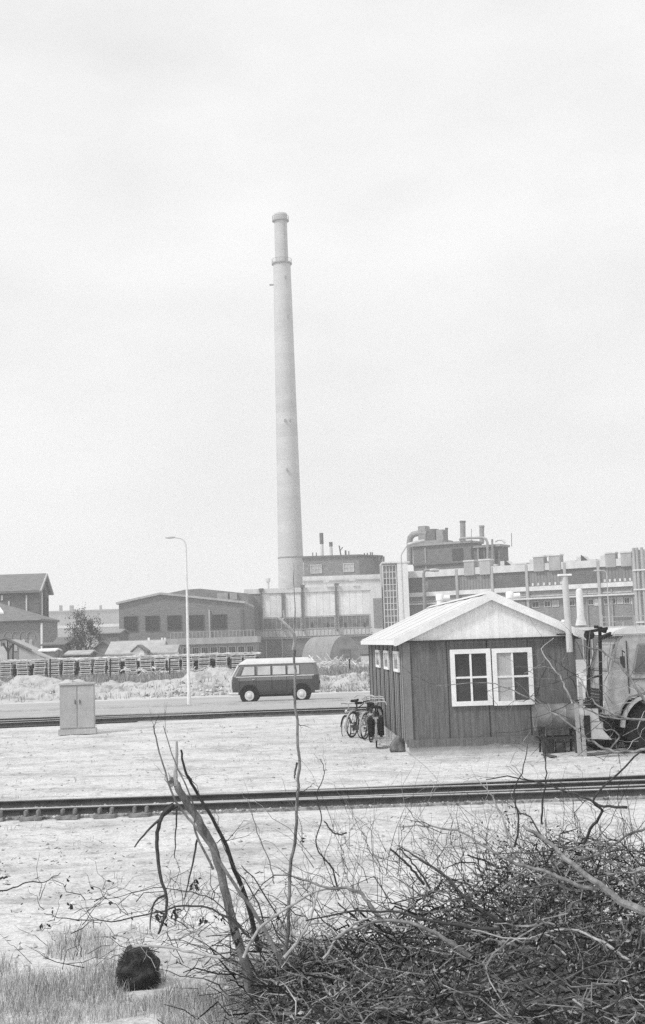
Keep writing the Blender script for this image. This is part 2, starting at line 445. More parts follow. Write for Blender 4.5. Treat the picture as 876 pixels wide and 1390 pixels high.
# roof slopes: sheets with joints
for sx in (-1, 1):
    b = MB(); xe = -.22 if sx < 0 else HW+.22; ze = gz_roof(0 if sx < 0 else HW)-.02
    ze = ZE+.0
    n = 10; step = (HL+.37)/n
    for k in range(n):
        y0 = -.12+k*step; y1 = y0+step-.006
        t = .05; lift = .012*(k % 2)
        b.prism([(xe, ze+lift), (XR, ZR+lift), (XR, ZR+t+lift), (xe, ze+t+lift)], 'y', y0, y1)
    b.build('roof', M_roofsheet, hut)
    b = MB(); w = .19
    b.prism([(xe-.02*(-sx)*-1, ze-w*.55), (XR, ZR-w*.62), (XR, ZR+.075), (xe+.03*sx, ze+.065), (xe+.03*sx, ze-w*.55)], 'y', -.16, -.122)
    b.build('barge_board', M_white, hut)
    b = MB(); b.box(min(xe, xe+.03*sx)-.0, max(xe, xe+.03*sx), -.12, HL+.24, ze-.08, ze+.03); b.build('fascia', M_white, hut)
b = MB(); b.prism([(XR-.14, ZR+.02), (XR, ZR+.095), (XR+.14, ZR+.02), (XR, ZR+.055)], 'y', -.12, HL+.25); b.build('ridge_cap', M_roofsheet, hut)
b = MB(); b.box(-.2, HW+.2, -.115, -.035, ZE-.03, ZE-.012); b.build('soffit', M_dark, hut)
def rr(P, x0, y0, x1, y1): return P.rect(x0, y0, x1, y1)
a = rr(HP, 612, 881, 667, 958); w1 = window(hut, a[0], a[1], a[2], a[3], 2, 2, .105, glass('hut_glass', .035, b=.075), M_white, d=.06, mw=.045)
a = rr(HP, 668.8, 879.5, 723.5, 957); w2 = window(hut, a[0], a[1], a[2], a[3], 2, 2, .105, glass('hut_glass_pale', .045, b=.09), M_white, d=.06, mw=.045)
w2['label'] = 'window with a pale curtain drawn over its left half'
xm = (a[0]+a[1])/2
b = MB(); pts = []
for i in range(13):
    x = a[0]+.11+(xm-a[0]-.13)*i/12; pts.append((x, -.0225+.002*math.sin(i*2.1)))
for i in range(12): b.box(pts[i][0], pts[i+1][0], pts[i][1], -.0195, a[2]+.11, a[3]-.11)
b.build('curtain', mat('curtain_cloth', .4, .5), w2)
# side windows (left wall)
for px0, px1, yt, yb_ in ((511.5, 517.5, 882, 911), (522.5, 529.5, 883, 912), (535.5, 543.5, 883, 914)):
    SP = Plane(h0.x, h0.y, HA+PI/2)
    q0 = SP.hit(px0, 898)[0]; q1 = SP.hit(px1, 898)[0]; zt = 2.36; zb = 1.86
    y0, y1 = min(q0, q1), max(q0, q1)
    ml = (y0+y1)/2; hw_ = (y1-y0)*.42; y0, y1 = ml-hw_, ml+hw_
    f = MB()
    for (ya, yb2, za, zc) in ((y0, y1, zb, zb+.07), (y0, y1, zt-.07, zt), (y0, y0+.12, zb+.07, zt-.07), (y1-.12, y1, zb+.07, zt-.07)):
        f.box(-.045, -.003, ya, yb2, za, zc)
    w = f.build('window', M_white, hut)
    f = MB(); f.box(-.03, -.002, y0+.12, y1-.12, zb+.07, zt-.07); f.build('pane', M_glassm, w)
# flue on the front right
fx, fz0 = HP.hit(768.5, 885); fx2, fz1 = HP.hit(761.5, 784)
b = MB(); b.tube([(fx, -.42, fz0), (fx*.5+fx2*.5, -.42, (fz0+fz1)/2), (fx2, -.42, fz1)], .074, 14)
fl = b.build('flue', M_render, hut, smooth=True)
b = MB(); b.box(fx2-.15, fx2+.15, -.5, -.34, fz1+.02, fz1+.06); b.box(fx2-.04, fx2+.04, -.46, -.38, fz1-.02, fz1+.02); b.build('cowl', M_offwhite, fl)
b = MB(); xx = fx-.06; b.box(xx-.2, xx+.15, -.44, -.29, ZE+.02, ZE+.055); b.build('bracket', M_dark, fl)
b = MB(); zz = ZE-.08
b.box(fx-.05, fx+.05, -.4, -.002, zz-.02, zz+.02); b.build('bracket', M_dark, fl)
# roof vents towards the back
for px, py, dd, nm in ((597, 806, 9.6, 'roof_vent'), (692, 803, 9.0, 'roof_vent')):
    V = Plane(h0.x-dd*math.sin(HA), h0.y+dd*math.cos(HA), HA); vx, vz = V.hit(px, py)
    b = MB(); b.lathe([(.10, ZR-.5), (.10, vz-.16)], (vx, dd, 0), 14)
    b.lathe([(.12, vz-.2), (.125, vz-.05), (.10, vz-.01), (.04, vz)], (vx, dd, 0), 16); b.tube([(vx+.05, dd, vz-.14), (vx+.3, dd, vz-.13)], .09, 12)
    b.build(nm, M_white, hut, smooth=True)
# small white post/finial near the flue on the right slope
b = MB(); q, z = HP.hit(776, 845); b.lathe([(.035, z-.25), (.035, z+.02), (.07, z+.03), (.06, z+.08)], (q, .8, 0), 10); b.build('roof_pipe', M_white, hut)

# tall flared vent pipe behind the hut, on the low roof
vp = G(790, 900); P = at(789, 848.5, 121)
tv = thing('vent_duct', 'pale upright vent pipe with flared foot on the long low shed roof', 'vent pipe', (P.x, 121, 0))
zt = at(788, 799, 121).z; zb = P.z
b = MB(); b.lathe([(.3, zb-.35), (.3, zb+.02)], (0, 0, 0), 12); b.build('foot', M_duct, tv)
b = MB(); b.lathe([(.5, zb-.02), (.5, zb+.05), (.33, zb+.75), (.31, zt-.3), (.26, zt-.08), (.12, zt)], (0, 0, 0), 18); b.build('pipe', M_render, tv, smooth=True)

# pale planks and boards between hut and truck
def lying(name, label, cat, pts, wd, th, m, group=None):
    p0, p1 = Vector(pts[0]), Vector(pts[1]); d = p1-p0; L = d.length
    q = d.to_track_quat('X', 'Z').to_matrix().to_4x4(); q.translation = p0
    b = MB(); b.box(0, L, -wd/2, wd/2, -th/2, th/2, q)
    o = b.build(name, m, bevel=.004); tag(o, label, cat, group); return o
def gp(px, py, z=0.0): return G(px, py, z)

# oil drum lying on its cradle in front of the hut
dl = HP.hit(719, 975); dr = HP.hit(777, 972)
drum = thing('oil_drum', 'ribbed metal oil drum lying on its side on a dark stand beneath the hut window', 'drum', HP.o+Vector((dl[0]*HP.c+.62*HP.s, dl[0]*HP.s-.62*HP.c, 0)), HA)
DL = (dr[0]-dl[0]); DZ = .80; DR = .29
b = MB(); pr = [(.2, 0.02), (DR-.02, .02), (DR+.008, 0), (DR+.008, .025), (DR, .04)]
for k in (1/3, 2/3): pr += [(DR, DL*k-.03), (DR+.016, DL*k), (DR, DL*k+.03)]
pr += [(DR, DL-.04), (DR+.008, DL-.025), (DR+.008, DL), (DR-.02, DL-.02), (.2, DL-.02)]
b.lathe(pr, (0, 0, DZ), 32, 'x'); b.build('barrel', M_drum, drum, smooth=True, autos=.5)
b = MB()
for x in (.14, DL-.14):
    for y in (-.24, .24): b.tube([(x, y*.8, DZ-.22), (x, y*1.15, 0)], .028, 8)
    b.box(x-.03, x+.03, -.26, .26, DZ-.34, DZ-.28)
for y in (-.22, .22): b.box(.05, DL-.05, y-.025, y+.025, .32, .37)
b.build('stand', M_dark, drum)
b = MB(); b.tube([(.1, -.1, DZ-.25), (.1, -.12, DZ-.42), (.06, -.2, DZ-.42)], .018, 6); b.build('tap', M_rust, drum)
# dark clutter of tins under the drum
for i, (x, h, r) in enumerate(((.28, .32, .13), (.55, .24, .12))):
    b = MB(); pr = [(r*.95, 0), (r, .01), (r, h-.01), (r*.9, h-.012), (r*.9, h-.03)]
    pp = HP.o+Vector(((dl[0]+x)*HP.c+.6*HP.s, (dl[0]+x)*HP.s-.6*HP.c, 0))
    b.lathe(pr, (0, 0, 0), 18); o = b.build('bucket', M_rust, smooth=True, autos=.5); o.location = pp
    b = MB(); b.tube([(r*math.cos(t), 0, h+.09*math.sin(t)) for t in [PI*j/8 for j in range(9)]], .006, 5); b.build('bucket_handle', M_steel, o)
    tag(o, 'taller dark bucket at the left under the oil drum' if i == 0 else 'lower dark bucket right of the taller one under the oil drum', 'bucket', 'buckets under the drum')

# ------------------------------------------------------------------ truck with hoist frame
def truck():
    p0 = G(876, 1012)
    t = thing('works_truck', 'dusty pale works truck with large tyres and dark upright frame beside the hut', 'truck', (0, 0, 0))
    # local frame in world coordinates: side wheel centre at px (884,978), Y ~ 29.4
    Yw = 29.6; c = at(884, 977, Yw)
    A = R(2)   # truck axis: front points to the left and slightly towards the camera
    ux = Vector((math.cos(A), math.sin(A), 0)); uy = Vector((-math.sin(A), math.cos(A), 0))
    t.location = (c.x, c.y, 0); t.rotation_euler = (0, 0, A)
    # local +x = rearwards (to the right), -x = forward; near side at y=0, far side y=+2.0
    r = .53
    def wheel(x, y, nm='wheel'):
        b = MB(); pr = [(r*.55, -.13), (r*.8, -.155), (r*.93, -.15), (r, -.11), (r, .11), (r*.93, .15), (r*.8, .155), (r*.55, .13)]
        b.lathe(pr, (x, y, r), 40, 'y')
        for k in range(26):
            a = 2*PI*k/26; M = Matrix.Translation((x, y, r)) @ Matrix.Rotation(a, 4, 'Y')
            b.box(-.025, .025, -.15, .15, r-.02, r+.022, M)
        w = b.build(nm, M_black, t, smooth=True, autos=.5)
        b = MB(); b.lathe([(.08, -.12), (.1, -.09), (r*.35, -.07), (r*.5, -.1), (r*.58, -.14), (r*.58, .1), (.1, .1)], (x, y, r), 28, 'y')
        b.lathe([(.06, -.2), (.09, -.17), (.09, -.08)], (x, y, r), 14, 'y')
        b.build('rim', M_duct, w, smooth=True, autos=.5)
        return w
    wheel(0, .16); wheel(-.86, 1.2); wheel(0, 1.84); wheel(3.4, .16); wheel(3.4, 1.84)
    # cab: side profile
    prof = [(-.95, .95), (-.98, 1.25), (-.86, 1.75), (-.62, 2.5), (-.5, 2.62), (1.05, 2.62), (1.1, 2.5), (1.1, .8), (.66, .8), (.6, 1.06), (.42, 1.2), (0, 1.28), (-.42, 1.2), (-.6, 1.0), (-.66, .8), (-.95, .8)]
    b = MB(); b.prism(prof, 'y', .02, 1.98); b.build('cab', M_truck, t, bevel=.05)
    b = MB(); rp = [(-.78, 2.56), (-.7, 2.68), (-.4, 2.745), (1.0, 2.745), (1.16, 2.68), (1.16, 2.56)]
    b.prism(rp, 'y', -.02, 2.02); b.build('cab_roof', M_vanup, t, bevel=.04)
    # side window + windscreen + door lines
    b = MB(); b.prism([(-.36, 1.72), (.5, 1.72), (.5, 2.38), (-.2, 2.38)], 'y', -.012, .03); w = b.build('window', M_duct, t, bevel=.02)
    b = MB(); b.prism([(-.31, 1.76), (.46, 1.76), (.46, 2.34), (-.17, 2.34)], 'y', -.02, 0.0); b.build('pane', M_glassm, w)
    d = Vector((.24, 0, .75)).normalized()
    Mw = Matrix.Translation((-.86, 0, 1.75)) @ Matrix.Rotation(math.atan2(.24, .75), 4, 'Y')
    b = MB(); b.box(-.03, -.004, .16, 1.84, .05, .66, Mw); w = b.build('windscreen', M_duct, t)
    b = MB()
    for (y0, y1) in ((.2, .97), (1.03, 1.8)): b.box(-.04, -.01, y0, y1, .09, .62, Mw)
    b.build('pane', M_glassl, w)
    b = MB(); b.box(-.45, -.435, -.008, .02, 1.3, 2.45); b.box(.62, .635, -.008, .02, .85, 2.45); b.box(-.45, .63, -.008, .02, 1.6, 1.615); d_ = b.build('door_seam', M_dark, t)
    b = MB(); b.box(.42, .56, -.05, -.01, 1.45, 1.49); b.build('door_handle', M_steel, t)
    # fender arches
    for y in (-.06, 1.84):
        b = MB(); n = 14
        for i in range(n):
            a0 = PI*(.02+.96*i/n); a1 = PI*(.02+.96*(i+1)/n)
            for ra in ((.60, .66),):
                p = [(ra[0]*math.cos(a0), .53+ra[0]*math.sin(a0)*1.12), (ra[1]*math.cos(a0), .53+ra[1]*math.sin(a0)*1.12), (ra[1]*math.cos(a1), .53+ra[1]*math.sin(a1)*1.12), (ra[0]*math.cos(a1), .53+ra[0]*math.sin(a1)*1.12)]
                b.prism(p, 'y', y, y+.22)
        b.build('mudguard', M_truck, t)
    # bumper, grille, lamps, chassis
    b = MB(); b.box(-1.16, -1.06, -.02, 2.02, .5, .72); b.build('bumper', M_truck, t, bevel=.02)
    b = MB()
    for k in range(7): b.box(-1.0, -.955, .5, 1.5, .95+k*.07, .98+k*.07)
    b.build('grille', M_dark, t)
    for y in (.28, 1.72):
        b = MB(); b.lathe([(.02, -.07), (.1, -.05), (.115, .0), (.1, .06)], (-.98, y, 1.06), 18, 'x'); b.build('headlight', M_chrome, t, smooth=True)
    b = MB()
    for y in (.5, 1.4): b.box(-1.05, 5.2, y, y+.1, .55, .78)
    b.box(-.1, .1, .3, 1.7, .47, .6); b.box(3.3, 3.5, .3, 1.7, .47, .6); b.build('chassis', M_black, t)
    b = MB(); b.box(1.25, 5.3, 0, 2.0, .95, 1.05); b.box(1.25, 5.3, 0, .05, 1.05, 1.6); b.box(1.25, 5.3, 1.95, 2.0, 1.05, 1.6); b.box(5.25, 5.3, .05, 1.95, 1.05, 1.6); b.box(1.25, 1.3, .05, 1.95, 1.05, 1.75)
    b.build('load_bed', M_truck, t)
    b = MB(); b.tube([(-.5, -.02, 2.2), (-.62, -.28, 2.25), (-.62, -.3, 2.0)], .012, 6); b.box(-.68, -.58, -.33, -.3, 1.86, 2.12); b.build('mirror', M_dark, t)
    # dark upright hoist frame carried in front of the cab
    def loc(px, py, Y):
        w = at(px, py, Y)-Vector((c.x, c.y, 0)); return Vector((w.dot(ux), w.dot(uy), w.z))
    b = MB()
    def bar(x0, y0, Y0, x1, y1, Y1, w): b.tube([loc(x0, y0, Y0), loc(x1, y1, Y1)], w, 4)
    Yf = 28.9
    bar(798.5, 858, Yf, 799.5, 1003, Yf, .048); bar(814.5, 856, Yf+.5, 816.5, 960, Yf+.5, .045)
    bar(797, 858, Yf, 824, 853, Yf+.4, .045); bar(814, 853, Yf+.3, 822, 857, Yf+.4, .06)
    bar(799, 920, Yf, 816, 917, Yf+.5, .03); bar(799, 968, Yf, 816, 965, Yf+.5, .04)
    bar(815, 866, Yf+.4, 830, 860, Yf+.9, .05)
    b.build('hoist_frame', M_black, t)
    b = MB(); b.tube([loc(809.5, 849, Yf+.2), loc(809.5, 853, Yf+.2)], .05, 8); b.tube([loc(797, 862, Yf), loc(803, 862, Yf+.1)], .09, 8); b.build('pulley', M_black, t)
    # pale curved blade / guard with an oval hole below
    b = MB(); outer = []; 
    P_ = [(787, 962), (812, 962), (813, 975), (818, 990), (831, 1004), (795, 1003), (795, 972), (788, 970)]
    vs = [loc(x, y, Yf-.15) for x, y in P_]; vs2 = [v+Vector((0, .08, 0)) for v in vs]; n = len(vs)
    b.add(vs+vs2, [tuple(range(n)), tuple(range(n, 2*n))[::-1]]+[(i, (i+1) % n, n+(i+1) % n, n+i) for i in range(n)])
    b.build('guard_plate', M_truck, t)
    b = MB(); q0_, q1_ = loc(794, 1002, Yf-.17), loc(801, 971, Yf-.17); b.box(q0_.x, q1_.x, q0_.y-.01, q0_.y+.01, q0_.z, q1_.z); b.build('guard_opening', M_black, t, bevel=.009)
    return t
truck()
# pale planks standing at the hut corner
for i, (px, yt, yb_, w, Y) in enumerate(((786, 955, 1004, .09, 29.5), (793, 925, 1005, .08, 29.3))):
    p = at(px, yb_, Y); zt = at(px, yt, Y).z
    b = MB(); b.box(-w/2, w/2, -.02, .02, 0, zt, Matrix.Rotation(R(-4), 4, 'X')); o = b.build('plank', M_render2, bevel=.003); o.location = (p.x, Y, 0)
    tag(o, ['shorter pale plank leaning upright at the right corner of the hut', 'taller pale plank standing between the hut corner and the truck'][i], 'plank', 'planks at the hut corner')
lying('timber_beam', 'long pale timber beam lying on the sand in front of the truck', 'beam', (gp(800, 1012, .07), gp(905, 1007, .07)), .2, .13, M_render)
lying('timber_beam', 'short dark board on the ground below the hut window', 'board', (gp(738, 1024, .03), gp(753, 1027, .03)), .12, .03, M_sleeper)
lying('timber_beam', 'thin grey board half buried in front of the pale beam', 'board', (gp(795, 1024, .03), gp(860, 1019, .03)), .1, .05, M_duct)

# dark sack leaning on the left hut wall near the corner
sp = G(541, 1021); b = MB(); pr = []
for i in range(9):
    t = i/8; pr.append((.2*(1-t)**.55*(.75 if t == 0 else 1)+.015, .36*t))
b.lathe(pr, (0, 0, 0), 16)
o = b.build('sack', mat('sack_cloth', .06, .2, scale=7, bump=.02), smooth=True)
for v in o.data.vertices: v.co += Vector([noise.noise(v.co*6+Vector((k*9, 0, 0)))*.09 for k in range(3)])*(.25+v.co.z/.4)
o.location = sp; o.scale = (1.1, .9, 1.1); tag(o, 'slumped dark sack on the sand against the hut corner', 'sack')

# ------------------------------------------------------------------ bicycles
def bicycle():
    t = thing('bicycle', '', 'bicycle')
    r = .335
    def whl(x, par):
        b = MB(); b.torus(r, .02, (x, 0, r+.02), 'y', 32, 8); w = b.build('wheel', M_black, par, smooth=True)
        b = MB(); b.torus(r-.028, .01, (x, 0, r+.02), 'y', 28, 6)
        for k in range(14):
            a = 2*PI*k/14; b.tube([(x, (-1)**k*.03, r+.02), (x+(r-.03)*math.cos(a), 0, r+.02+(r-.03)*math.sin(a))], .003, 3, False)
        b.tube([(x, -.05, r+.02), (x, .05, r+.02)], .022, 8)
        b.build('rim', M_steel, w, smooth=True); return w
    whl(0, t); whl(1.1, t)
    bb = Vector((.45, 0, .3)); seat = Vector((.27, 0, .8)); head = Vector((.9, 0, .85)); hl = Vector((.94, 0, .68))
    b = MB()
    for p, q, rad in ((bb, seat, .016), (seat*.9+bb*.1, head, .014), (bb, hl, .017), (hl, head, .019), (seat, Vector((.27, 0, .95)), .012)): b.tube([p, q], rad, 8)
    for s in (-.05, .05):
        b.tube([(0, s, r+.02), (bb.x, s*.5, bb.z)], .01, 6); b.tube([(0, s, r+.02), (seat.x, s*.3, seat.z-.03)], .009, 6)
        b.tube([(hl.x, s*.9, hl.z-.02), (1.03, s, .5), (1.1, s, r+.02)], .011, 6)
    b.build('frame', M_dark, t)
    b = MB(); b.tube([(.9, 0, .84), (.87, 0, 1.0)], .013, 8)
    b.tube([(.68, -.29, .97), (.84, -.27, 1.02), (.92, -.12, 1.03), (.9, 0, 1.01), (.92, .12, 1.03), (.84, .27, 1.02), (.68, .29, .97)], .012, 7); b.build('handlebar', M_chrome, t, smooth=True)
    b = MB(); b.prism([(.1, -.1), (.16, -.11), (.3, -.04), (.4, -.02), (.4, .02), (.3, .04), (.16, .11), (.1, .1)], 'z', .95, 1.01); b.build('saddle', M_black, t, bevel=.015)
    for x, a0, a1 in ((0, 20, 200), (1.1, 10, 150)):
        b = MB(); n = 12
        for i in range(n):
            p = [R(a0+(a1-a0)*(i+k)/n) for k in (0, 1)]
            R1 = r+.035
            b.add([(x+R1*math.cos(q)*(1 if 1 else 1), s, r+.02+R1*math.sin(q)) for q in p for s in (-.028, .028)], [(0, 1, 3, 2)])
            b.add([(x+(R1+.006)*math.cos(q), s*.6, r+.02+(R1+.006)*math.sin(q)) for q in p for s in (-.028, .028)], [(0, 2, 3, 1)])
        b.build('mudguard', M_render2 if x == 0 else M_dark, t)
    b = MB()
    for s in (-.06, .06): b.tube([(-.22, s, .74), (.2, s, .74)], .006, 5); b.tube([(-.12, s, .74), (0, s, r+.02)], .005, 5)
    for x in (-.2, -.1, 0, .1): b.tube([(x, -.06, .74), (x, .06, .74)], .005, 5)
    b.build('carrier', M_steel, t)
    b = MB(); b.box(.05, .52, .045, .06, .25, .38); b.build('chain_guard', M_dark, t)
    for s, a in ((-1, 60), (1, 240)):
        b = MB(); e = bb+Vector((.16*math.cos(R(a)), s*.08, .16*math.sin(R(a)))); b.tube([bb+Vector((0, s*.06, 0)), e], .008, 6); b.box(e.x-.04, e.x+.04, min(e.y, e.y+s*.09), max(e.y, e.y+s*.09), e.z-.012, e.z+.012); b.build('pedal', M_black, t)
    b = MB(); b.lathe([(.02, 0), (.045, .03), (.05, .07)], (.98, 0, .82), 12, 'x'); b.build('lamp', M_chrome, t, smooth=True)
    return t
bk0 = bicycle()
grp = 'bicycles parked beside the hut'
def putbike(o, px, py, yaw, lean, label):
    p = G(px+5, py); o.location = p; o.rotation_mode = 'ZXY'
    o.rotation_euler = (lean, 0, yaw); o['label'] = label; o['group'] = grp
bikes = [bk0]+[dup(bk0) for _ in range(4)]
putbike(bikes[0], 506.5, 1015, R(88), R(4), 'nearest bicycle with big black panniers and a white rear mudguard')
putbike(bikes[1], 499, 1008, R(80), R(5), 'bicycle tucked just left of the one with the black panniers')
putbike(bikes[2], 487, 1003, R(112), R(-7), 'bicycle angled across the middle of the row')
putbike(bikes[3], 491, 1004, R(68), R(6), 'bicycle angled rightwards to the hut wall behind the pannier bicycle')
putbike(bikes[4], 474, 1001, R(60), R(7), 'leftmost bicycle, seen most from its side')
for s in (-1, 1):
    b = MB(); b.prism([(-.36, .42), (-.3, .3), (.1, .26), (.2, .4), (.2, .78), (-.34, .78)], 'y', .05*s if s > 0 else -.2, .2 if s > 0 else -.05)
    b.build('pannier', M_black, bikes[0], bevel=.04)

# ------------------------------------------------------------------ van on the road
def van():
    px0, px1 = 341.5, 412.5; Y = 62.7
    c = at(314, 950, Y); c2 = at(436, 946, Y); L = 4.28
    t = thing('van', 'two tone minibus with pale roof, dark sides and domed hubcaps on the road', 'van', (at(314.5, 948, Y).x, Y-.85, 0), 0)
    k = (c2.x-c.x)/L
    # cross-sections along x (0 = nose): profile of height vs half width, with the waistline at z=1.15
    zs = [.36, .42, .62, .85, 1.10, 1.16, 1.36, 1.58, 1.70, 1.79, 1.87, 1.925, 1.94]
    hw = [.80, .83, .855, .86, .86, .855, .81, .765, .745, .71, .60, .38, .12]
    def nose(z):   # x of the front skin
        if z < .45: return .10
        if z < 1.16: return .045+.05*((z-.8)/.35)**2
        return .10+(z-1.16)*.60 + max(0, z-1.7)*1.0
    def tail(z):
        if z < 1.16: return 4.24-.03*((z-.8)/.4)**2
        return 4.23-(z-1.16)*.26 - max(0, z-1.7)*1.4
    nxs = 22
    def skin(zlo, zhi, name, m):
        idx = [i for i, z in enumerate(zs) if zlo-1e-6 <= z <= zhi+1e-6]
        b = MB(); rows = []
        for i in idx:
            z = zs[i]; h = hw[i]; x0, x1 = nose(z), tail(z); row = []
            # outline: rounded rectangle in plan
            ro = .28; n = 6; pts = []
            for cx, cy, a0 in ((x0+ro*1.0, -h+ro, 180), (x1-ro, -h+ro, 270), (x1-ro, h-ro, 0), (x0+ro, h-ro, 90)):
                rrx = min(ro, h*.9); cy = math.copysign(max(0, h-rrx), cy if h > ro else (1 if a0 in (0, 90) else -1))
                for q in range(n+1):
                    a = R(a0+90*q/n); pts.append((cx+ro*math.cos(a), cy+rrx*math.sin(a), z))
            rows.append(pts)
        n = len(rows[0]); vs = [p for r_ in rows for p in r_]; fs = []
        for j in range(len(rows)-1):
            for i in range(n): fs.append((j*n+i, j*n+(i+1) % n, (j+1)*n+(i+1) % n, (j+1)*n+i))
        fs.append(tuple(range(n))[::-1]); fs.append(tuple((len(rows)-1)*n+i for i in range(n)))
        b.add(vs, fs); return b.build(name, m, t, smooth=True, autos=.9)
    low = skin(.36, 1.16, 'body', M_vanlow)
    md = MB(); # band of paler paint under the windows, proud of the body
    skin(1.16, 1.70, 'cabin', M_vanmid); skin(1.70, 1.94, 'roof', M_vanup)
    # belt band
    b = MB()
    for s in (-1, 1): b.box(.35, 3.98, s*.862 if s > 0 else -.875, .875 if s > 0 else -.862, 1.13, 1.175)
    b.build('belt_moulding', M_vanup, t)
    b = MB()
    for s in (-1, 1): b.box(.45, 3.9, (.83 if s > 0 else -.866), (.866 if s > 0 else -.83), .98, 1.125)
    b.build('upper_side_band', M_vanmid, t)
    # gutter
    b = MB()
    for s in (-1, 1): b.box(.42, 4.0, (.735 if s > 0 else -.775), (.775 if s > 0 else -.735), 1.69, 1.715)
    b.build('gutter', M_vanup, t)
    # side windows on the sloping cabin side (half width from .855 at 1.16 to .745 at 1.70)
    def wy(z): return .858-(z-1.16)*.2
    for s in (-1, 1):
        for (a0, a1) in ((.60, 1.22), (1.36, 1.96), (2.06, 2.66), (2.76, 3.30)):
            z0, z1 = 1.22, 1.60; ins = .28 if a0 < 1 else 0
            b = MB(); b.add([(x, s*(wy(z)+e), z) for e in (.004, .022) for (x, z) in ((a0-.02, z0-.02), (a1+.02, z0-.02), (a1+.02, z1+.02), (a0+ins*.6, z1+.02))], [(0, 1, 2, 3), (4, 5, 6, 7), (0, 1, 5, 4), (1, 2, 6, 5), (2, 3, 7, 6), (3, 0, 4, 7)])
            w = b.build('window', M_dark, t)
            b = MB(); b.add([(x, s*(wy(z)+e), z) for e in (.01, .027) for (x, z) in ((a0, z0), (a1, z0), (a1, z1), (a0+ins*.6, z1))], [(0, 1, 2, 3), (4, 5, 6, 7), (0, 1, 5, 4), (1, 2, 6, 5), (2, 3, 7, 6), (3, 0, 4, 7)])
            b.build('pane', M_glassv, w)
    # quarter light and windscreen
    z0, z1 = 1.22, 1.60
    for s in (-1, 1):
        b = MB(); b.add([(x, s*(wy(z)+e), z) for e in (-.03, .02) for (x, z) in ((.36, z0), (.53, z0), (.68, z1), (.57, z1))], [(0, 1, 2, 3), (4, 5, 6, 7), (0, 1, 5, 4), (1, 2, 6, 5), (2, 3, 7, 6), (3, 0, 4, 7)])
        b.build('quarter_light', M_glassm, t)
    b = MB()
    for y0, y1 in ((-.62, -.03), (.03, .62)):
        b.add([(nose(z)+dx, y, z) for dx in (-.02, .05) for (y, z) in ((y0, 1.24), (y1, 1.24), (y1, 1.6), (y0, 1.6))], [(0, 1, 2, 3), (4, 5, 6, 7), (0, 1, 5, 4), (1, 2, 6, 5), (2, 3, 7, 6), (3, 0, 4, 7)])
    b.build('windscreen', M_glassm, t)
    # pale nose panel edge
    b = MB(); b.add([(nose(z)-.015, y*s, z) for s in (1,) for (y, z) in ((-.5, 1.16), (.5, 1.16), (.06, .62), (-.06, .62))]+[(nose(z)+.02, y, z) for (y, z) in ((-.5, 1.16), (.5, 1.16), (.06, .62), (-.06, .62))], [(0, 1, 2, 3), (4, 5, 6, 7), (0, 1, 5, 4), (1, 2, 6, 5), (2, 3, 7, 6), (3, 0, 4, 7)]); b.build('nose_panel', M_vanup, t)
    # front pillar paint (pale) each side
    for s in (-1, 1):
        b = MB(); b.tube([(nose(z)+.07, s*((.86 if z < 1.16 else wy(z))-.075), z) for z in (.46, .7, .95, 1.15, 1.4, 1.69)], .05, 8); b.build('pillar', M_vanup, t, smooth=True)
        b = MB(); b.lathe([(.02, -.06), (.08, -.045), (.1, 0), (.1, .1)], (.13, s*.56, .78), 18, 'x'); b.build('headlight', M_chrome, t, smooth=True)
        b = MB(); b.box(4.2, 4.25, s*.66-.05, s*.66+.05, .75, .88); b.build('tail_light', M_dark, t)
    # arches (dark recess) and wheels
    for x in (.96, 3.38):
        for s in (-1, 1):
            b = MB(); b.lathe([(.44, 0), (.44, .03)], (x, s*.862-.015, .37), 30, 'y'); b.build('wheel_arch', M_black, t)
            b = MB(); r = .325
            y0 = s*.79
            b.lathe([(.2, -.08), (.3, -.085), (r, -.06), (r, .06), (.3, .085), (.2, .08)], (x, y0+s*.02, r), 32, 'y'); w = b.build('wheel', M_black, t, smooth=True, autos=.6)
            b = MB(); b.lathe([(.215, .0), (.215, .1), (.19, .105), (.12, .095), (.115, .115), (.08, .14), (.02, .145)] if s > 0 else [(.02, -.145), (.08, -.14), (.115, -.115), (.12, -.095), (.19, -.105), (.215, -.1), (.215, 0)], (x, y0+s*.02, r), 28, 'y')
            b.build('hubcap', M_vanup, w, smooth=True, autos=.6)
    # sill, bumpers
    b = MB(); b.tube([(.45, -.84, .42), (.16, -.82, .43), (.0, -.6, .44), (-.03, 0, .44), (.0, .6, .44), (.16, .82, .43), (.45, .84, .42)], .06, 8); b.build('bumper', M_vanup, t, smooth=True)
    b = MB(); b.tube([(4.0, -.84, .42), (4.2, -.78, .43), (4.27, 0, .43), (4.2, .78, .43), (4.0, .84, .42)], .05, 8); b.build('bumper', M_vanup, t, smooth=True)
    b = MB(); b.box(1.35, 3.0, -.8, .8, .26, .36); b.box(.5, .7, -.6, .6, .28, .36); b.build('underbody', M_black, t)
    b = MB(); b.box(1.28, 1.29, -.872, -.858, .5, 1.68); b.box(.5, .51, -.872, -.858, .6, 1.15); b.box(2.01, 2.02, -.872, -.858, .45, 1.68); b.box(2.7, 2.71, -.872, -.858, .45, 1.68); b.box(1.29, 2.7, -.872, -.862, .44, .45); b.build('door_seam', M_black, t)
    b = MB(); b.box(1.1, 1.22, -.9, -.866, 1.02, 1.05); b.build('door_handle', M_chrome, t)
    t.rotation_euler.z = R(0); t.scale = (k, 1, 1.02)
    return t
van()

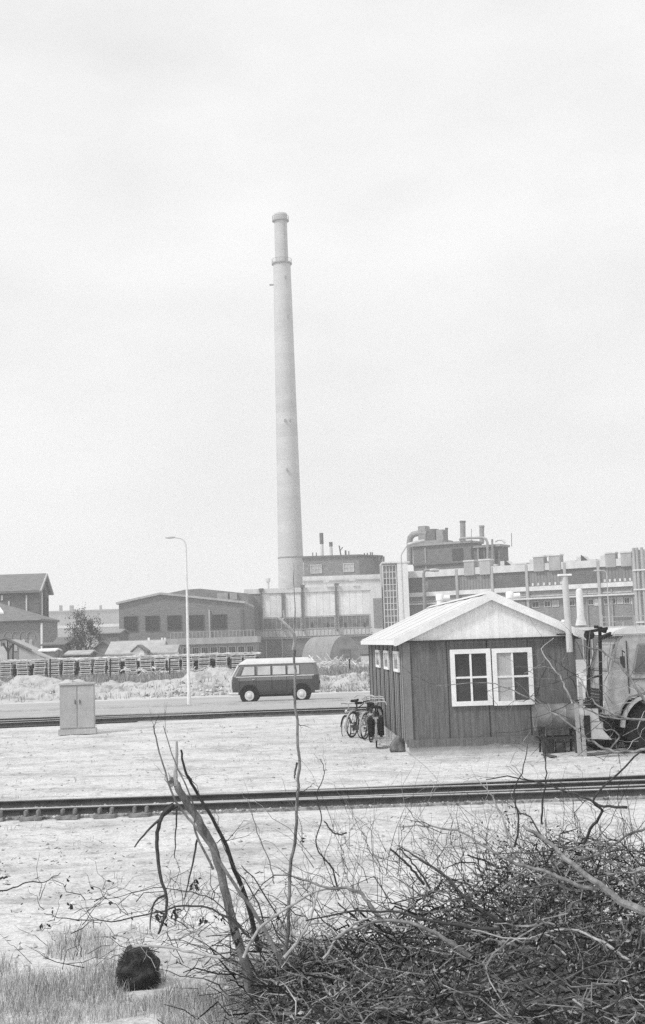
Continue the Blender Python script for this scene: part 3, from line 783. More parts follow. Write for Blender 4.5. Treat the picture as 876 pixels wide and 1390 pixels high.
# ------------------------------------------------------------------ street lamp by the road
def lamp(px, pyb, pyt, Y, z0, arm, name_label, headlen=.55, pole_m=None, grp=None, sgn=-1, tilt=.05, r=.07, hs=1.0, curve=True, cat='street lamp'):
    p = at(px, pyb, Y); top = at(px, pyt, Y).z
    t = thing('street_lamp', name_label, cat, (p.x, Y, z0), 0, grp)
    H = top-z0; b = MB(); b.lathe([(r*1.4, 0), (r*1.4, .5), (r*1.15, .55), (r*.6, H-.5)], (0, 0, 0), 12); b.build('pole', pole_m or M_steel, t, smooth=True)
    pts = [(0, 0, H-.5)]
    if curve:
        for k in range(1, 7):
            a = R(90*k/6); pts.append((sgn*.28*(1-math.cos(a)), 0, H-.5+.45*math.sin(a)))
        pts.append((sgn*(arm*.6), 0, H-.03+tilt*.5))
    else:
        pts.append((sgn*.05, 0, H-.35)); pts.append((sgn*arm*.6, 0, H+tilt))
    b = MB(); b.tube(pts, r*.55, 8); b.build('arm', pole_m or M_steel, t, smooth=True)
    e = Vector(pts[-1]); dx = Vector((sgn, 0, tilt*.3)).normalized()
    b = MB(); b.tube([e-dx*.02, e+dx*.08, e+dx*headlen*.5, e+dx*(headlen-.04), e+dx*headlen], [.035*hs, .055*hs, .065*hs, .05*hs, .02*hs], 10)
    b.build('lamp_head', M_steel, t, smooth=True)
    return t
lamp(257, 957, 728.5, 60.3, 0, .85, 'tall slender street lamp standing at the road edge left of the van', headlen=.42, r=.065, pole_m=M_lamp)
bb_ = lamp(549, 862, 748, 150, 0, 1.3, 'street lamp with long pale head beside the white stair tower pillar', headlen=2.0, hs=3.5, sgn=1, curve=False, tilt=.7, r=.12, grp='lamps before the factory')
lamp(579, 870, 773, 120, 0, .9, 'dark post street lamp with drooping head behind the hut roof ridge', headlen=.9, hs=2.5, sgn=1, r=.22, pole_m=M_duct, tilt=-.1, grp='lamps before the factory')
lamp(829, 870, 774, 150, 0, .9, 'thin street lamp in front of the ribbed factory panels at far right', headlen=.9, hs=1.6, sgn=-1, r=.08, grp='lamps before the factory')

# ------------------------------------------------------------------ electrical cabinet
p = G(81.5, 998); q = G(128, 995.5); cw = (q-p).length
cab = thing('electrical_cabinet', 'pale grey two door electrical cabinet on a concrete base beside the far rails', 'cabinet', (p.x, p.y, 0), math.atan2(q.y-p.y, q.x-p.x)*.3)
H = at(105, 926.5, p.y).z
M_cab = mat('cabinet_paint', .36, .43, scale=2, rough=.6)
b = MB(); b.box(-.05, cw+.05, -.03, .5, 0, .17); b.build('base', M_concrete, cab, bevel=.01)
b = MB(); b.box(.0, cw, .02, .45, .17, H-.07); b.build('body', M_cab, cab, bevel=.008)
b = MB(); b.prism([(-.03, H-.075), (cw+.03, H-.075), (cw+.02, H-.02), (cw/2, H+.015), (-.02, H-.02)], 'y', -.03, .5); b.build('lid', M_concrete, cab, bevel=.006)
for i in (0, 1):
    b = MB(); x0 = .025+i*cw/2; b.box(x0, x0+cw/2-.035, .0, .018, .21, H-.11); d = b.build('door', M_cab, cab, bevel=.004)
    b = MB(); x = x0+(cw/2-.09 if i == 0 else .06); b.box(x, x+.02, -.03, -.002, .95, 1.08); b.build('handle', M_dark, d)

# ------------------------------------------------------------------ rails
def rail_mesh(name, pts, parent, h=.135):
    b = MB()
    prof = [(-.06, 0), (.06, 0), (.06, .015), (.012, .03), (.012, h-.04), (.034, h-.03), (.034, h-.012), (-.034, h-.012), (-.034, h-.03), (-.012, h-.04), (-.012, .03), (-.06, .015)]
    for i in range(len(pts)-1):
        a = Vector(pts[i]); c = Vector(pts[i+1]); d = c-a; L = d.length
        q = Matrix.Translation(a) @ Matrix.Rotation(math.atan2(d.y, d.x), 4, 'Z')
        b.prism(prof, 'x', 0, L, q)
    r = b.build(name, M_rust, parent)
    b = MB()
    for i in range(len(pts)-1):
        a = Vector(pts[i]); c = Vector(pts[i+1]); d = c-a; L = d.length
        q = Matrix.Translation(a) @ Matrix.Rotation(math.atan2(d.y, d.x), 4, 'Z')
        b.box(0, L, -.03, .03, h-.0118, h, q)
    b.build('running_surface', M_railtop, r); return r
def sleeper(parent, x, y0, y1, z=-.06, w=.13):
    b = MB(); b.box(x-w, x+w, y0, y1, z, z+.14); return b.build('sleeper', M_sleeper, parent)
Yn, Yr = 21.75, 22.95
tr = thing('railway_track', 'near railway track crossing the whole sandy foreground', 'railway track', (0, Yn, 0))
rail_mesh('rail', [(-60, 0, .03), (60, 0, .03)], tr); rail_mesh('rail', [(-60, Yr-Yn, .03), (60, Yr-Yn, .03)], tr)
bed = MB(); bed.box(-60, 60, Yn-.16, Yn+.5, -.1, .045); bed.box(-60, 60, Yr-.2, Yr+.32, -.1, .04)
struct(bed.build('track_bed', mat('oily_ballast', .12, .4, scale=5, lo=.35, hi=.6, bump=.03, obj=False)))
n = 0
for i in range(40):
    x = -11.9+i*.575
    if abs(x) > 12: continue
    if n < 60: sleeper(tr, x, -.12, Yr-Yn+.12, z=-.1); n += 1
# rail chairs that show clear of the sand on the left
for px in (8, 55, 101, 148, 193):
    p = G(px, 1106); x = p.x; b = MB()
    b.box(x-.17, x+.17, -.34, -.12, .0, .055); b.box(x-.12, x-.075, -.25, -.075, .055, .15); b.box(x+.075, x+.12, -.25, -.075, .055, .15)
    b.build('rail_chair', mat('chair_iron', .12, .3, scale=8), tr, bevel=.008)
tr2 = thing('railway_track', 'diverging pair of turnout rails leaving the near track towards the right', 'railway track', (0, Yn, 0))
x0 = G(230, 1100).x
def curve(off, e):
    pts = []
    for i in range(25):
        x = x0+(30-x0)*i/24; t = max(0, (x-x0)); pts.append((x, off+e*(t/9.0)**1.35, .03))
    return pts
rail_mesh('rail', curve(.11, .42), tr2); rail_mesh('rail', curve(Yr-Yn+.11, .75), tr2)
b = MB()
cc = curve(Yr-Yn+.11, .75)
for i in range(24):
    a, c = cc[i], cc[i+1]; b.box(a[0], c[0], a[1]-.1, a[1]+.3, -.1, .043+.0002*i)
b.build('ballast', mat('oily_ballast', .12, .4, scale=5, lo=.35, hi=.6, bump=.03, obj=False), tr2)
# far track
tf = thing('railway_track', 'far railway track between the hut yard and the road', 'railway track', (0, 49.4, 0))
rail_mesh('rail', [(-90, 0, .03), (90, 0, .03)], tf, .15); rail_mesh('rail', [(-90, 1.435, .03), (90, 1.435, .03)], tf, .15)
b = MB(); b.box(-90, 90, -.25, 1.8, -.1, .04); b.build('ballast', mat('dark_ballast', .10, .22, scale=3, bump=.03, obj=False), tf)
tf2 = thing('railway_track', 'second far track joining from the left behind the electrical cabinet', 'railway track', (0, 49.4, 0))
xa = G(330, 975).x
def conv(off): return [(-60+(xa+60)*i/16, off-2.9*max(0, min(1, (xa-(-60+(xa+60)*i/16))/11.0))**1.3, .034) for i in range(17)]
rail_mesh('rail', [p for p in [(-60, -2.9, .034), (-25, -2.9, .034), (-18, -2.7, .034), (-14, -2.25, .034), (-10, -1.45, .034), (-7, -.75, .034), (xa, -.08, .034)]], tf2, .15)
rail_mesh('rail', [p for p in [(-60, -1.47, .034), (-25, -1.47, .034), (-18, -1.25, .034), (-14, -.8, .034), (-10, -.2, .034), (-7, .5, .034), (xa, 1.3, .034)]], tf2, .15)
b = MB()
pl_ = [(-60, -2.9), (-25, -2.9), (-18, -2.7), (-14, -2.25), (-10, -1.45), (-7, -.75)]
for i in range(5):
    (xa_, ya_), (xb_, yb2) = pl_[i], pl_[i+1]
    b.add([(xa_, ya_-.25, .036), (xb_, yb2-.25, .036), (xb_, min(yb2+1.75, -.26), .036), (xa_, ya_+1.75, .036)], [(0, 1, 2, 3)])
b.build('ballast', bpy.data.materials['dark_ballast'], tf2)

# ------------------------------------------------------------------ chimney
def chimney():
    Y = 262
    base = at(394, 790, Y); t = thing('factory_chimney', 'very tall slender tapering concrete chimney with two ring collars', 'chimney', (base.x+.25, Y, 0))
    def zz(py): return at(390, py, Y).z
    px_m = Y/F_PX
    pr = []
    for py, w in ((890, 40), (790, 35), (700, 32.5), (600, 30), (500, 27.5), (430, 26), (358, 24.2)):
        pr.append((w/2*px_m, max(0, zz(py))))
    b = MB(); b.lathe(pr, (0, 0, 0), 40); b.build('shaft', M_chim, t, smooth=True)
    b = MB(); b.lathe([(9.2*px_m, zz(358)), (9.0*px_m, zz(320)), (8.9*px_m, zz(300)), (9.5*px_m, zz(296)), (9.8*px_m, zz(292)), (8.8*px_m, zz(290)), (7.5*px_m, zz(290))], (0, 0, 0), 36); b.build('flue_top', M_chim, t, smooth=True)
    for py, w, h in ((358, 14.2, 2.2), (299.5, 11.8, 2.0)):
        b = MB(); w *= px_m; h *= px_m; b.lathe([(w*.7, zz(py)-h*.6), (w, zz(py)-h*.35), (w, zz(py)+h*.35), (w*.7, zz(py)+h*.5)], (0, 0, 0), 36); c = b.build('collar', M_duct, t)
        b = MB()
        for k in range(18):
            a = 2*PI*k/18; b.tube([(w*.97*math.cos(a), w*.97*math.sin(a), zz(py)), (w*.97*math.cos(a), w*.97*math.sin(a), zz(py)+.9)], .03, 3)
        b.torus(w*.97, .035, (0, 0, zz(py)+.9), 'z', 36, 4); b.build('railing', M_duct, c)
    b = MB(); z = zz(386); b.box(-18*px_m, -11*px_m, -.2, .2, z-.12, z+.12); b.build('bracket', M_duct, t)
    b = MB()
    for s in (-.2, .2): b.box(7.0*px_m+s-.03, 7.0*px_m+s+.03, -8.2*px_m, -8.2*px_m+.06, zz(356), zz(300))
    b.build('ladder', M_duct, t)
    for px, py in ((6, 379), (9, 432), (-2, 573), (7, 573), (-1, 640)):
        z = zz(py); b = MB(); rr_ = 12.5*px_m; x = px*px_m*.8; y = -math.sqrt(max(.1, (rr_*(1+.0016*(py-358)))**2-x*x)); b.box(x-.15, x+.15, y-.05, y+.3, z-.25, z+.25); b.build('vent_hole', M_duct, t)
    b = MB(); z = zz(757); r_ = 17.3*px_m; b.lathe([(r_, z-.15), (r_+.06, z-.1), (r_+.06, z+.1), (r_-.02, z+.15)], (0, 0, 0), 36); b.build('band', M_duct, t)
chimney()

# ------------------------------------------------------------------ power station (pale bays)
def add_windows(P, par, lst, nx_, ny_, fw, gl, fm, d=.12, name='window'):
    for (x0, y0, x1, y1) in lst:
        a = P.rect(x0, y0, x1, y1); window(par, a[0], a[1], a[2], a[3], nx_, ny_, fw, gl, fm, d=d, name=name)
def part_box(P, par, name, m, rects, d0, d1, bevel=0):
    for r_ in rects:
        b = MB(); P.box(b, *r_, d0, d1); b.build(name, m, par, bevel=bevel)
PP = plane_at(332, 232, 0)
ps = PP.thing('power_station', 'pale factory hall with tall white panelled bays and glazed lower storey behind the van', 'factory building')
a = PP.rect(332.5, 797, 521, 880)
b = MB(); b.box(a[0], a[1], 0, 22, 0, a[3]-.3); b.build('wall', M_render, ps)
part_box(PP, ps, 'cornice', M_render, [(332, 797, 521, 803.5)], -.35, .5)
part_box(PP, ps, 'pier', M_render, [(332, 800, 335.5, 855), (503, 802, 506, 858)], -.3, -.002)
part_box(PP, ps, 'brick_panel', M_brick, [(335.6, 806, 354, 855)], -.15, -.002)
M_win_frame = mat('pale_frame', .45, .55, scale=1)
for x0, y0, x1, y1 in ((357, 806, 382.5, 838), (388, 805, 409, 837.5), (414, 803, 455, 836), (460, 800.5, 502.5, 834)):
    part_box(PP, ps, 'white_panel', M_panelw, [(x0, y0, x1, y1)], -.12, -.002)
for x0, y0, x1, y1, n in ((357, 839, 382.5, 855, 4), (388, 838.5, 409, 854.5, 4), (414, 837, 455, 853, 7), (460, 835, 502.5, 852, 7)):
    a = PP.rect(x0, y0, x1, y1); window(ps, a[0], a[1], a[2], a[3], n, 1, .1, M_glassm, M_win_frame, d=.12)
part_box(PP, ps, 'column', M_ductd, [(354.2, 802, 356.6, 857), (383.5, 806, 386.8, 857), (410, 798, 412.6, 857), (456, 796, 458.4, 857)], -.55, -.2)
for px, py in ((411, 796), (457, 794), (355, 801)):
    a = PP.rect(px-3, py-2, px+3, py+1.5); b = MB(); b.box(a[0], a[1], -.9, -.36, a[2], a[3]); b.build('column_head', M_ductd, ps)
for px in (424, 445, 469, 495):
    a = PP.rect(px-1.2, 845, px+1.2, 851); b = MB(); b.box(a[0], a[1], -.2, -.13, a[2], a[3]); b.build('opening', M_dark, ps)
# gallery rail
a = PP.rect(320, 856, 506, 858); b = MB()
for k in range(38):
    x = a[0]+(a[1]-a[0])*k/37; zz_ = PP.hit(320+186*k/37, 862)[1]; b.box(x-.07, x+.07, -1.6, -1.5, a[2]-.9, a[2]+.35)
b.box(a[0], a[1], -1.6, -1.5, a[2]+.35, a[2]+.5); b.box(a[0], a[1], -1.65, -.01, a[2]-1.05, a[2]-.9); b.build('gallery_railing', M_duct, ps)
part_box(PP, ps, 'lower_wall', M_brick, [(350, 863, 506, 890)], -1.2, -.003)
part_box(PP, ps, 'door', M_ductd, [(363, 867, 383, 893)], -1.3, -1.21)
part_box(PP, ps, 'door_frame', M_render2, [(361.5, 865.5, 363, 893), (383, 865.5, 384.5, 893)], -1.4, -1.21)
# roof-edge lamps
for px, py in ((387, 790), (443, 790), (478, 788)):
    q, z = PP.hit(px, py); b = MB(); b.box(q-.5, q+.5, -1.0, -.4, z-.1, z+.35); b.build('floodlight', M_render, ps)
q, z = PP.hit(363.5, 790); z0 = PP.hit(363.5, 797)[1]; b = MB(); b.lathe([(.22, z0-.4), (.22, z), (.42, z+.1), (.45, z+.7), (.3, z+.75)], (q, 1.5, 0), 16); b.build('roof_vent', M_render, ps, smooth=True)
# upper set-back: pale band then brick block
P2 = plane_at(411, 240, 0)
ub = P2.thing('boiler_house', 'brick upper block with pale base band behind the panelled hall', 'factory building')
a = P2.rect(411, 781, 521, 800); b = MB(); b.box(a[0], a[1], 0, 14, 0, a[3]); b.build('pale_band', M_render, ub)
part_box(P2, ub, 'ledge', M_render2, [(411, 787, 521, 788.5)], -.25, -.003)
a = P2.rect(412.5, 756, 488, 781); a2 = P2.rect(488, 756, 521, 778)
b = MB(); b.prism([(a[0], 1), (a[1], 1), (a2[1], 6), (a2[1], 13), (a[0], 13)], 'z', a[2]-.2, a[3]); b.build('wall', M_brick, ub)
b = MB(); b.prism([(a[0]-.3, .7), (a[1], .7), (a2[1]+.2, 5.7), (a2[1]+.2, 13.3), (a[0]-.3, 13.3)], 'z', a[3], a[3]+.35); b.build('roof', M_ductd, ub)
for x0, y0, x1, y1 in ((421.5, 766, 437, 778), (466, 764, 481, 776)):
    r_ = P2.rect(x0, y0, x1, y1); window(ub, r_[0], r_[1], r_[2], r_[3], 3, 2, .14, M_glassl, M_win_frame, d=.15, y=1)
P3 = Plane(P2.o.x, P2.o.y, 0)
def rooftop_pipe(P, par, px, yb_, yt, w, d, m, name='stack_pipe', cap=None):
    q0, z0 = P.hit(px, yb_); q1, z1 = P.hit(px, yt); r_ = w/2*(P.o.y+d)/F_PX
    b = MB(); b.lathe([(r_, z0-.6), (r_, z1)], (q0, d, 0), 14); o = b.build(name, m, par, smooth=True)
    if cap:
        zc = z1-(z1-z0)*cap; b = MB(); b.lathe([(r_+.05, zc), (r_+.05, z1+.01)], (q0, d, 0), 14); b.build('dark_top', M_ductd, o, smooth=True)
    return o
for px, yb_, yt, w, cp in ((424.5, 755, 747.5, 1.3, 0), (429.5, 755, 747.5, 1.3, 0), (437.3, 754, 720.5, 4.6, .45), (450, 753, 733, 4.2, .3), (470, 752, 744.5, 2.4, 0), (474.5, 752, 745.5, 1.5, 0), (496, 753, 748, 1.6, 0), (500, 753, 748, 1.6, 0), (504.5, 753, 747, 1.8, 0), (507, 753, 747.2, 1.8, 0)):
    rooftop_pipe(P2, ub, px, yb_, yt, w, 5, M_render if cp else M_ductd, cap=cp)
b = MB(); q, z = P2.hit(464, 752); q2, z2 = P2.hit(461, 738); b.tube([(q, 5, z-.5), (q2, 5, z2)], .12, 5); q3, z3 = P2.hit(466, 740); b.tube([((q+q2)/2, 5, (z+z2)/2), (q3, 5, z3)], .09, 5); b.build('antenna', M_ductd, ub)

# stair tower: glazed shaft with pale pillar
PT = plane_at(506, 226, 0)
stt = PT.thing('stair_tower', 'pale stair tower with tall gridded glass strip and a plain white pillar', 'stair tower')
a = PT.rect(506, 790, 519.5, 880); b = MB(); b.box(a[0], a[1], 0, 8, 0, PT.hit(512, 795)[1]); b.build('wall', M_render, stt)
a = PT.rect(519.5, 765, 541, 850); b = MB(); b.box(a[0], a[1], .4, 8, 0, a[3]); b.build('core', M_render2, stt)
a = PT.rect(520.5, 766, 539.5, 848); window(stt, a[0], a[1], 2.2, a[3]-.1, 4, 12, .14, M_glassm, M_render, d=.35, y=.4, mw=.12)
a = PT.rect(540.5, 762, 555, 850); b = MB(); b.box(a[0], a[1], -.3, 8, 0, a[3]); b.build('pillar', M_white, stt)
part_box(PT, stt, 'coping', M_render, [(518, 762.5, 556, 764.5)], -.4, 8)
part_box(PT, stt, 'brick_panel', M_brick, [(507.5, 812, 519, 852)], -.1, -.003)

# ------------------------------------------------------------------ long industrial block on the right
Ysl = math.degrees(math.atan2(211-232, at(876, 800, 211).x-at(555, 800, 232).x))
PR = plane_at(555, 232, Ysl)
rb = PR.thing('industrial_block', 'long grey factory block with dark and ribbed panels between pale bands', 'factory building')
def rtop(px): return PR.hit(px, 775-18*(px-560)/316)[1]
s0 = PR.hit(555, 800)[0]; s1 = PR.hit(865, 800)[0]; zt = rtop(700)
b = MB(); b.box(s0, s1, 0, 26, 0, zt-.05); b.build('wall', M_brick, rb)
def rowz(py700): return PR.hit(700, py700)[1]
def band(z0, z1, d0, d1, name, m, a=None, c=None):
    b = MB(); b.box(s0 if a is None else a, s1 if c is None else c, d0, d1, z0, z1); return b.build(name, m, rb)
band(rowz(776.5), rowz(767), -.5, -.003, 'parapet', M_render)
band(rowz(803.5), rowz(797.5), -.4, -.003, 'pale_band', M_render)
band(rowz(814.8), rowz(812.6), -.9, -.003, 'ledge', M_render)
band(rowz(811.5), rowz(809.5), -.2, -.003, 'string_course', M_render2)
def sx_(px): return PR.hit(px, 790)[0]
for x0, x1, kind in ((556, 575, 'd'), (582, 620, 'd'), (624, 668, 'r'), (671.5, 715.5, 'd'), (719, 767, 'r'), (770, 812, 'd'), (817, 861, 'r')):
    b = MB(); b.box(sx_(x0), sx_(x1), -.15 if kind == 'd' else -.2, -.003, rowz(797.5)+.02, rowz(777)); pn = b.build('louvre_panel' if kind == 'd' else 'ribbed_panel', M_paneld if kind == 'd' else M_panelr, rb)
    if kind == 'r' and x0 > 700:
        for k in range(6):
            xx = sx_(x0+5+(x1-x0-8)*k/5.2); b = MB(); b.box(xx-.16, xx+.16, -.3, -.2, rowz(797)+.05, rowz(793)); b.build('pale_vent', M_render, pn)
for px in (622, 669.8, 717, 768.7, 814.5, 862.5):
    b = MB(); b.box(sx_(px)-.22, sx_(px)+.22, -.6, -.004, .0, rowz(767)-.1); b.build('pier', M_render2, rb)
# middle storey light infill plates and the row of small windows
for x0, x1 in ((627, 664), (700, 714), (772, 810)):
    b = MB(); b.box(sx_(x0), sx_(x1), -.1, -.003, rowz(809), rowz(804)); b.build('spandrel', M_duct, rb)
xs_w = [(704, 712), (721, 731), (737.5, 746.5), (748.5, 757.5), (771.5, 779.5), (797, 805), (806, 814), (818.5, 824.5), (827, 835), (836.5, 844.5), (846, 854)]
for i, (x0, x1) in enumerate(xs_w):
    window(rb, sx_(x0), sx_(x1), rowz(826), rowz(817.5), 2, 1, .1, M_glassd if i % 3 else M_glassl, M_win_frame, d=.12)
for x0, x1 in ((805.5, 813), (855, 862)):
    b = MB(); b.box(sx_(x0), sx_(x1), -.1, -.003, rowz(827), rowz(818)); b.build('pale_plate', M_render, rb)
b = MB()
for px in (642, 650, 770, 796, 830, 858): b.box(sx_(px)-.1, sx_(px)+.1, -.3, -.21, 0, rowz(806))
b.build('downpipe', M_duct, rb)
# end tower with vertical pipes at far right
et = PR.thing('pipe_tower', 'grey end tower with vertical pipes at the right edge of the factory block', 'tower')
b = MB(); b.box(sx_(866), sx_(905), -1.2, 10, 0, rowz(757.5)); b.build('wall', M_render, et)
for px in (867, 871.5, 878):
    b = MB(); b.lathe([(.25, 0), (.25, rowz(755))], (sx_(px), -1.6, 0), 10); b.build('pipe', M_render2, et, smooth=True)
for px, py in ((868, 775), (872, 800), (870, 842)):
    b = MB(); b.box(sx_(865), sx_(900), -2.0, -1.21, rowz(py+9)-.1, rowz(py+9)+.12); b.build('bracket', M_render, et)
# rooftop equipment
def roof_box(x0, y0, x1, y1, d, m=M_render, name='roof_vent_box', label=None):
    # y in pixels at x; converts through a plane at depth offset d
    Pq = Plane(PR.o.x-d*PR.s, PR.o.y+d*PR.c, PR.a)
    a = Pq.rect(x0, y0, x1, y1); b = MB(); w = a[1]-a[0]
    big = m is M_render
    b.box(a[0], a[1], d-w*.45, d+w*.45, zt-(1.3 if big else .3), a[3]-.25); o = b.build(name, M_render2 if big else m, rb)
    b = MB(); b.box(a[0]-.1, a[1]+.1, d-w*.45-.1, d+w*.45+.1, a[3]-.25, a[3]); b.build('cover', M_render, o); return o
for r_ in ((632.5, 760.5, 646, 773), (653.5, 759, 667.5, 772), (726.5, 754.5, 740.5, 769), (747.5, 752.5, 762.5, 768), (823.5, 749.5, 837, 763), (844.5, 748.5, 859, 762)):
    roof_box(*r_, .1)
for r_ in ((700, 764.5, 718, 771), (728, 762, 745, 768), (770, 761, 783, 768), (789, 760, 812, 766), (800, 759.5, 808, 766), (838, 757.5, 846, 762), (671, 766, 675, 772)):
    roof_box(*r_, 8, m=M_duct, name='roof_curb')
for px in (681, 721, 786, 819):
    # cowl duct: pale curved hood with dark mouth
    q = sx_(px); z0 = zt+.0; zc = PR.hit(px, 775-18*(px-560)/316-9)[1]
    b = MB(); b.prism([(q-.9, z0), (q+1.3, z0), (q+.4, z0+.9), (q-.3, zc-.2), (q-.9, zc-.2)], 'y', 2, 3.6); o = b.build('cowl', M_render, rb)
    b = MB(); b.prism([(q-.1, z0+.12), (q+1.1, z0+.1), (q+.35, z0+.8), (q-.1, z0+1.15)], 'y', 1.9, 1.995); b.build('mouth', M_dark, o)
# penthouse with big ducts
Pd = 14
PH = Plane(PR.o.x-Pd*PR.s, PR.o.y+Pd*PR.c, PR.a)
pent = PH.thing('rooftop_plant_room', 'dark brick plant room on the factory roof topped by stacks and curved ducts', 'plant room')
a = PH.rect(561, 739, 640, 772); b = MB(); b.box(a[0], a[1], 0, 5, zt-1, PH.hit(600, 739)[1]); b.build('wall', M_brickd, pent)
a2 = PH.rect(640, 738, 677, 775); b = MB(); b.box(a2[0], a2[1], .6, 4.6, zt-1, PH.hit(660, 741)[1]-.2); b.build('wall', M_brickd, pent)
b = MB(); b.box(a[0]-.4, a[1]+.3, -.5, 5.3, PH.hit(600, 739.5)[1], PH.hit(600, 736.5)[1]); b.build('roof', M_duct, pent)
b = MB(); b.box(a2[0]+.3, a2[1]+.3, .1, 4.9, PH.hit(660, 741)[1]-.2, PH.hit(660, 738)[1]-.2); b.build('roof', M_duct, pent)
part_box(PH, pent, 'base_ledge', M_ductd, [(562, 763, 632, 766)], -.4, -.003)
part_box(PH, pent, 'louvre', M_dark, [(614.5, 744.5, 629, 760.5)], -.15, -.003)
for px in (578, 648, 669): 
    q, _ = PH.hit(px, 750); b = MB(); b.box(q-.15, q+.15, -.2 if px < 640 else .3, -.003 if px < 640 else .59, zt, PH.hit(px, 741)[1]-.3); b.build('pilaster', M_duct, pent)
for x0, y0, x1, y1 in ((650, 744, 654, 760), (657, 746, 661, 757), (671, 747, 674, 758)):
    r_ = PH.rect(x0, y0, x1, y1); b = MB(); b.box(r_[0], r_[1], .5, .597, r_[2], r_[3]); b.build('window', M_dark, pent)
def pbox(name, x0, y0, x1, y1, d0, d1, m, bevel=.1):
    r_ = PH.rect(x0, y0, x1, y1); b = MB(); b.box(r_[0], r_[1], d0, d1, r_[2], r_[3]); return b.build(name, m, pent, bevel=bevel)
pbox('duct_box', 561, 713, 571.5, 737, 2, 4, M_duct); pbox('duct_box', 568, 722, 577, 737, 2.2, 4, M_ductd); pbox('duct_box', 576.3, 717, 584.5, 737, 2, 4, M_ductd); pbox('duct_box', 585.5, 718, 595.5, 737, 2, 4.2, M_duct)
pbox('duct_box', 562, 733.5, 600, 738, .5, 5, M_duct)
def pc(name, pts, w, m, d=1.0, n=12):
    L = []
    for px, py in pts: q, z = PH.hit(px, py); L.append((q, d, z))
    b = MB(); b.tube(L, w/2*(PH.o.y)/F_PX, n); return b.build(name, m, pent, smooth=True)
pc('curved_duct', [(548.5, 766), (548, 735), (549, 729), (553, 724.5), (559, 723), (572, 723)], 8.5, M_duct, d=2.5)
pc('stack', [(598.6, 738), (598.5, 716)], 3.6, M_ductd, d=2.5); pc('stack_cap', [(598.5, 717.5), (598.5, 715.5)], 4.6, M_ductd, d=2.5)
pc('stack', [(619.4, 738), (619, 706)], 7.6, M_duct, d=3); pc('stack_rim', [(619, 708), (619, 705.6)], 8.6, M_ductd, d=3)
pc('stack', [(642.3, 735), (642, 712)], 6.6, M_duct, d=4); pc('stack_rim', [(642, 714), (642, 711.6)], 7.6, M_duct, d=4)
pc('header_pipe', [(626, 733), (629, 731), (658, 730), (662, 732), (664, 737), (664.5, 764)], 3.4, M_duct, d=-.7)
pc('header_pipe', [(672, 735), (676, 732.5), (682, 733), (685, 737)], 3.0, M_render, d=.2)
pc('riser', [(669.5, 732), (670, 766)], 2.8, M_duct, d=-.4)
pc('antenna', [(689, 741), (688.7, 723)], .9, M_ductd, d=2); pc('antenna', [(634, 737), (634, 717)], .7, M_ductd, d=2)
for px in (541, 536, 532): pc('small_vent', [(px, 764), (px, 757)], 3.2, M_ductd, d=-6)
# low canopy roof in front, right
PC = plane_at(780, 120, -3)
cn = PC.thing('long_shed', 'long low shed with pale flat roof edge behind the truck', 'shed')
a = PC.rect(772, 850, 905, 855); b = MB(); b.box(a[0], a[1], -.3, 6, a[2]+.05, a[3]); b.build('roof', M_render, cn)
b = MB(); b.box(a[0]+.3, a[1], 0, 5.8, 0, a[2]+.05); b.build('wall', M_ductd, cn)
b = MB()
for k in range(14): x = a[0]+.4+k*.8; b.box(x-.05, x+.05, -.08, -.003, 0, a[2]+.05)
b.build('post', M_render2, cn)
# low wall / yard fence in front of the block
FP = plane_at(700, 190, -3)
ff = FP.thing('yard_railing', 'thin grey yard railing in front of the long factory block', 'railing')
b = MB()
for px in (818, 832, 846, 862, 876, 890): q, z = FP.hit(px, 848); b.box(q-.07, q+.07, -.07, .07, 0, FP.hit(px, 835)[1])
q0, q1 = FP.hit(815, 840)[0], FP.hit(895, 840)[0]
b.box(q0, q1, -.04, .04, FP.hit(850, 837)[1], FP.hit(850, 836)[1]); b.box(q0, q1, -.04, .04, FP.hit(850, 844)[1], FP.hit(850, 843)[1]); b.build('rails', M_render2, ff)
part_box(FP, ff, 'notice_board', M_ductd, [(835, 837.5, 858, 842)], -.2, -.08)

# ------------------------------------------------------------------ brick hall left of the pale bays
BP = plane_at(162, 205, 0)
bh = BP.thing('brick_hall', 'wide dark brick hall with shallow pitched roof and five large dark windows', 'factory building')
def pz(P, px, py): return P.hit(px, py)
L0 = BP.hit(161.5, 819.5); Lp = BP.hit(218, 807); Lr = BP.hit(333, 819); 
b = MB(); b.prism([(L0[0], 0), (Lr[0], 0), (Lr[0], Lr[1]), (Lp[0], Lp[1]), (L0[0], L0[1])], 'y', 0, 30); b.build('wall', M_brick, bh)
b = MB()
b.prism([(L0[0]-.4, L0[1]-.1), (Lp[0], Lp[1]), (Lp[0], Lp[1]+.32), (L0[0]-.4, L0[1]+.22)], 'y', -.4, 30.2)
b.prism([(Lr[0], Lr[1]), (Lp[0]+.001, Lp[1]), (Lp[0]+.001, Lp[1]+.32), (Lr[0], Lr[1]+.32)], 'y', -.4, 30.2); b.build('roof', M_render2, bh)
b = MB(); pts = [BP.hit(*p) for p in ((200, 812), (200, 808.5), (208, 804), (242, 797), (263, 795.5), (332, 802.5), (332, 818))]
b.prism([(q, z) for q, z in pts], 'y', 10, 28); b.build('roof_monitor', M_roofdark, bh)
for x0, x1 in ((288, 303), (306, 316)):
    a = BP.rect(x0, 801.5, x1, 811.5); b = MB(); b.box(a[0], a[1], 9.6, 9.99, a[2], a[3]); b.build('skylight', M_duct, bh)
